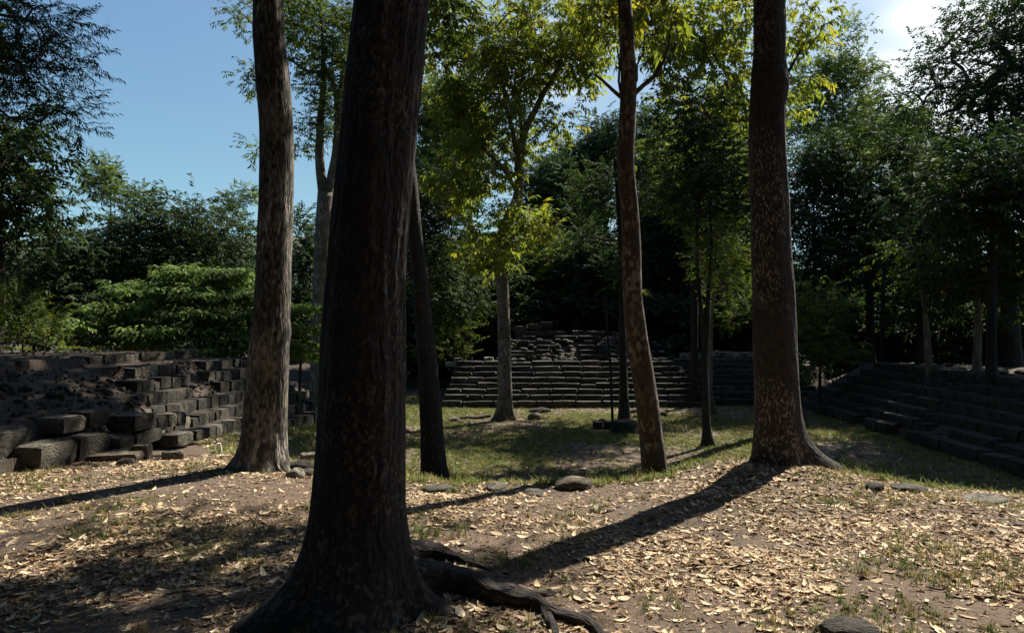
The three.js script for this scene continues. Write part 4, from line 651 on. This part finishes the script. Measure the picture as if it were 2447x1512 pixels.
function lay(o, x, z, s, R, flat = 0.5) { o.position.set(x, gh(x, z) - 0.004 + 0.09 * s * R(), z); o.rotation.set((R() - 0.5) * flat, R() * 6.283, (R() - 0.5) * flat, 'YXZ'); o.scale.set(s * (0.8 + 0.5 * R()), s, s); return o; }
{ // the nearest leaves one by one
  const mats = dryTones.map((c) => { const m = M.litter.clone(); m.color = lin(...c); return m; });
  let n = 0;
  while (n < 290) {
    const d = 3.35 + 1.75 * Math.pow(RL(), 1.2), x = (RL() * 2 - 1) * d * 0.78;
    if (Math.hypot(x + 0.85, d - 3.8) < 0.5 || RL() < bare(x, -d) * 0.65) continue;
    const r = RL(), m = put(new THREE.Mesh(DRY[n % 8], mats[r < 0.82 ? Math.floor(r / 0.82 * 4) : 4 + Math.floor((r - 0.82) / 0.18 * 4)])); m.name = numbered('fallen_leaf');
    lay(m, x, -d, 0.04 + 0.075 * RL(), RL); scene.add(m); n++;
    tag(m, 'dry curled fallen leaf lying on the soil along the bottom of the picture', 'leaf', 'single dry leaves on the near soil');
  }
}
function field(name, label, geos, mat, count, sampler) {               // uncountable ground cover: one object
  const o = thing(name, label, null); o.userData.kind = 'stuff'; delete o.userData.category;
  const lists = geos.map(() => []), h = new THREE.Object3D();
  for (let i = 0, guard = 0; i < count && guard < count * 6; guard++) { const c = sampler(h); if (!c) continue; h.updateMatrix(); lists[i % geos.length].push([h.matrix.clone(), c]); i++; }
  lists.forEach((l, k) => { const m = put(new THREE.InstancedMesh(geos[k], mat, l.length)), c = new THREE.Color(); l.forEach(([mx, col], i) => { m.setMatrixAt(i, mx); m.setColorAt(i, c.setRGB(...col)); }); m.name = 'cover'; m.userData.kind = 'stuff'; o.add(m); });
}
const vary = (c, R) => { const v = 0.62 + 0.7 * R(); return c.map((x) => x * v); };
field('leaf_litter', 'carpet of dry fallen leaves over the terrace', DRY, M.litter, 50000, (h) => {
  const d = 3.2 + 6 * Math.pow(RL(), 0.8), x = (RL() * 2 - 1) * d * 0.82;
  if (d > edgeAt(x) + 1.2 || RL() < bare(x, -d) * 0.85 || RL() < smooth(-1.5, -4, x) * 0.15 || RL() < 0.35 * smooth(0.6, 0.35, fbm(x * 2.6, d * 2.6, 3, 141))) return null;
  lay(h, x, -d, (0.022 + 0.085 * RL() * RL() + 0.014 * RL()), RL, 0.7); return vary(dryPick(RL()), RL);
});
field('plaza_litter', 'small dry leaves scattered over the plaza grass', DRY.slice(0, 3), M.litter, 22000, (h) => {
  const d = 8 + 22 * RL(), x = (RL() * 2 - 1) * 11 + 1.5, e = edgeAt(x);
  if (d < e || Math.abs(x) > d * 0.85 || RL() < 0.5 * smooth(0.35, 0.65, fbm(x * 0.4 + 4, -d * 0.4, 4, 15))) return null;
  lay(h, x, -d, 0.05 + 0.05 * RL(), RL, 0.8); return vary(dryPick(RL()), RL);
});
// bits of straw and crumbled leaf
const straw = (() => { const p = [], i = []; for (let k = 0; k <= 4; k++) { const t = k / 4; p.push(-0.012, 0.10 * Math.sin(t * 3), t - 0.5, 0.012, 0.10 * Math.sin(t * 3), t - 0.5); if (k) { const b = k * 2; i.push(b - 2, b - 1, b + 1, b - 2, b + 1, b); } } return geom(p, i); })();
field('straw', 'dry straw and leaf crumbs strewn over the terrace soil', [straw, DRY[1]], M.litter, 90000, (h) => {
  const d = 3.2 + 5.8 * RL(), x = (RL() * 2 - 1) * d * 0.82;
  if (d > edgeAt(x) + 1 || RL() < bare(x, -d) * 0.6) return null;
  lay(h, x, -d, 0.022 + 0.05 * RL() * RL(), RL, 1.4); return vary(RL() < 0.75 ? [0.42, 0.30, 0.165] : [0.13, 0.085, 0.05], RL);
});
// grass
function tuft(seed, n, hgt, spread) {
  const R = rng(seed), pos = [], idx = [];
  for (let k = 0; k < n; k++) { const a = R() * 6.283, l = hgt * (0.5 + 0.7 * R()), lean = spread * (0.3 + R()), w = 0.0035 + 0.002 * R(), x0 = (R() - 0.5) * 0.05, z0 = (R() - 0.5) * 0.05, cx = Math.cos(a), cz = Math.sin(a), b = pos.length / 3;
    for (let i = 0; i < 3; i++) { const t = i / 2, x = x0 + cx * lean * t * t, z = z0 + cz * lean * t * t, y = l * t, ww = w * (1 - t * 0.9); pos.push(x - cz * ww, y, z + cx * ww, x + cz * ww, y, z - cx * ww); } idx.push(b, b + 1, b + 3, b, b + 3, b + 2, b + 2, b + 3, b + 5, b + 2, b + 5, b + 4); }
  return geom(pos, idx);
}
const TUFTS = [tuft(1, 9, 0.05, 0.04), tuft(2, 7, 0.065, 0.05), tuft(3, 11, 0.04, 0.05)];
field('terrace_grass', 'thin short grass tufts growing through the leaf litter', TUFTS, M.grass, 2800, (h) => {
  const d = 3.2 + 6 * RL(), x = (RL() * 2 - 1) * d * 0.82, g = fbm(x * 1.3 + 8, d * 1.3, 3, 151);
  if (d > edgeAt(x) + 0.8 || RL() > smooth(0.50, 0.66, g)) return null;
  const s = 0.55 + 0.6 * RL(); h.position.set(x, gh(x, -d) - 0.004, -d); h.rotation.set(0, RL() * 6.283, 0); h.scale.set(s, s, s); return vary(RL() < 0.5 ? [0.13, 0.17, 0.05] : [0.30, 0.24, 0.10], RL);
});
field('plaza_grass', 'short green grass covering the shaded plaza', TUFTS, M.grass, 52000, (h) => {
  const d = 7 + 23 * Math.pow(RL(), 1.2), x = (RL() * 2 - 1) * Math.min(11.5, d * 0.85) + 0.5, e = edgeAt(x);
  if (d < e || RL() > 0.15 + 0.85 * grassiness(x, -d)) return null;
  const s = 0.8 + 0.8 * RL(); h.position.set(x, gh(x, -d) - 0.004, -d); h.rotation.set(0, RL() * 6.283, 0); h.scale.set(s * 1.4, s, s * 1.4); return vary(RL() < 0.7 ? [0.165, 0.205, 0.045] : [0.30, 0.25, 0.10], RL);
});

// ───────────────────────── draw ─────────────────────────
const renderer = new THREE.WebGLRenderer({ antialias: true });
renderer.setSize(1024, 632);
renderer.shadowMap.enabled = true;
renderer.toneMapping = THREE.LinearToneMapping;
renderer.toneMappingExposure = EXPOSURE;
renderer.render(scene, camera);
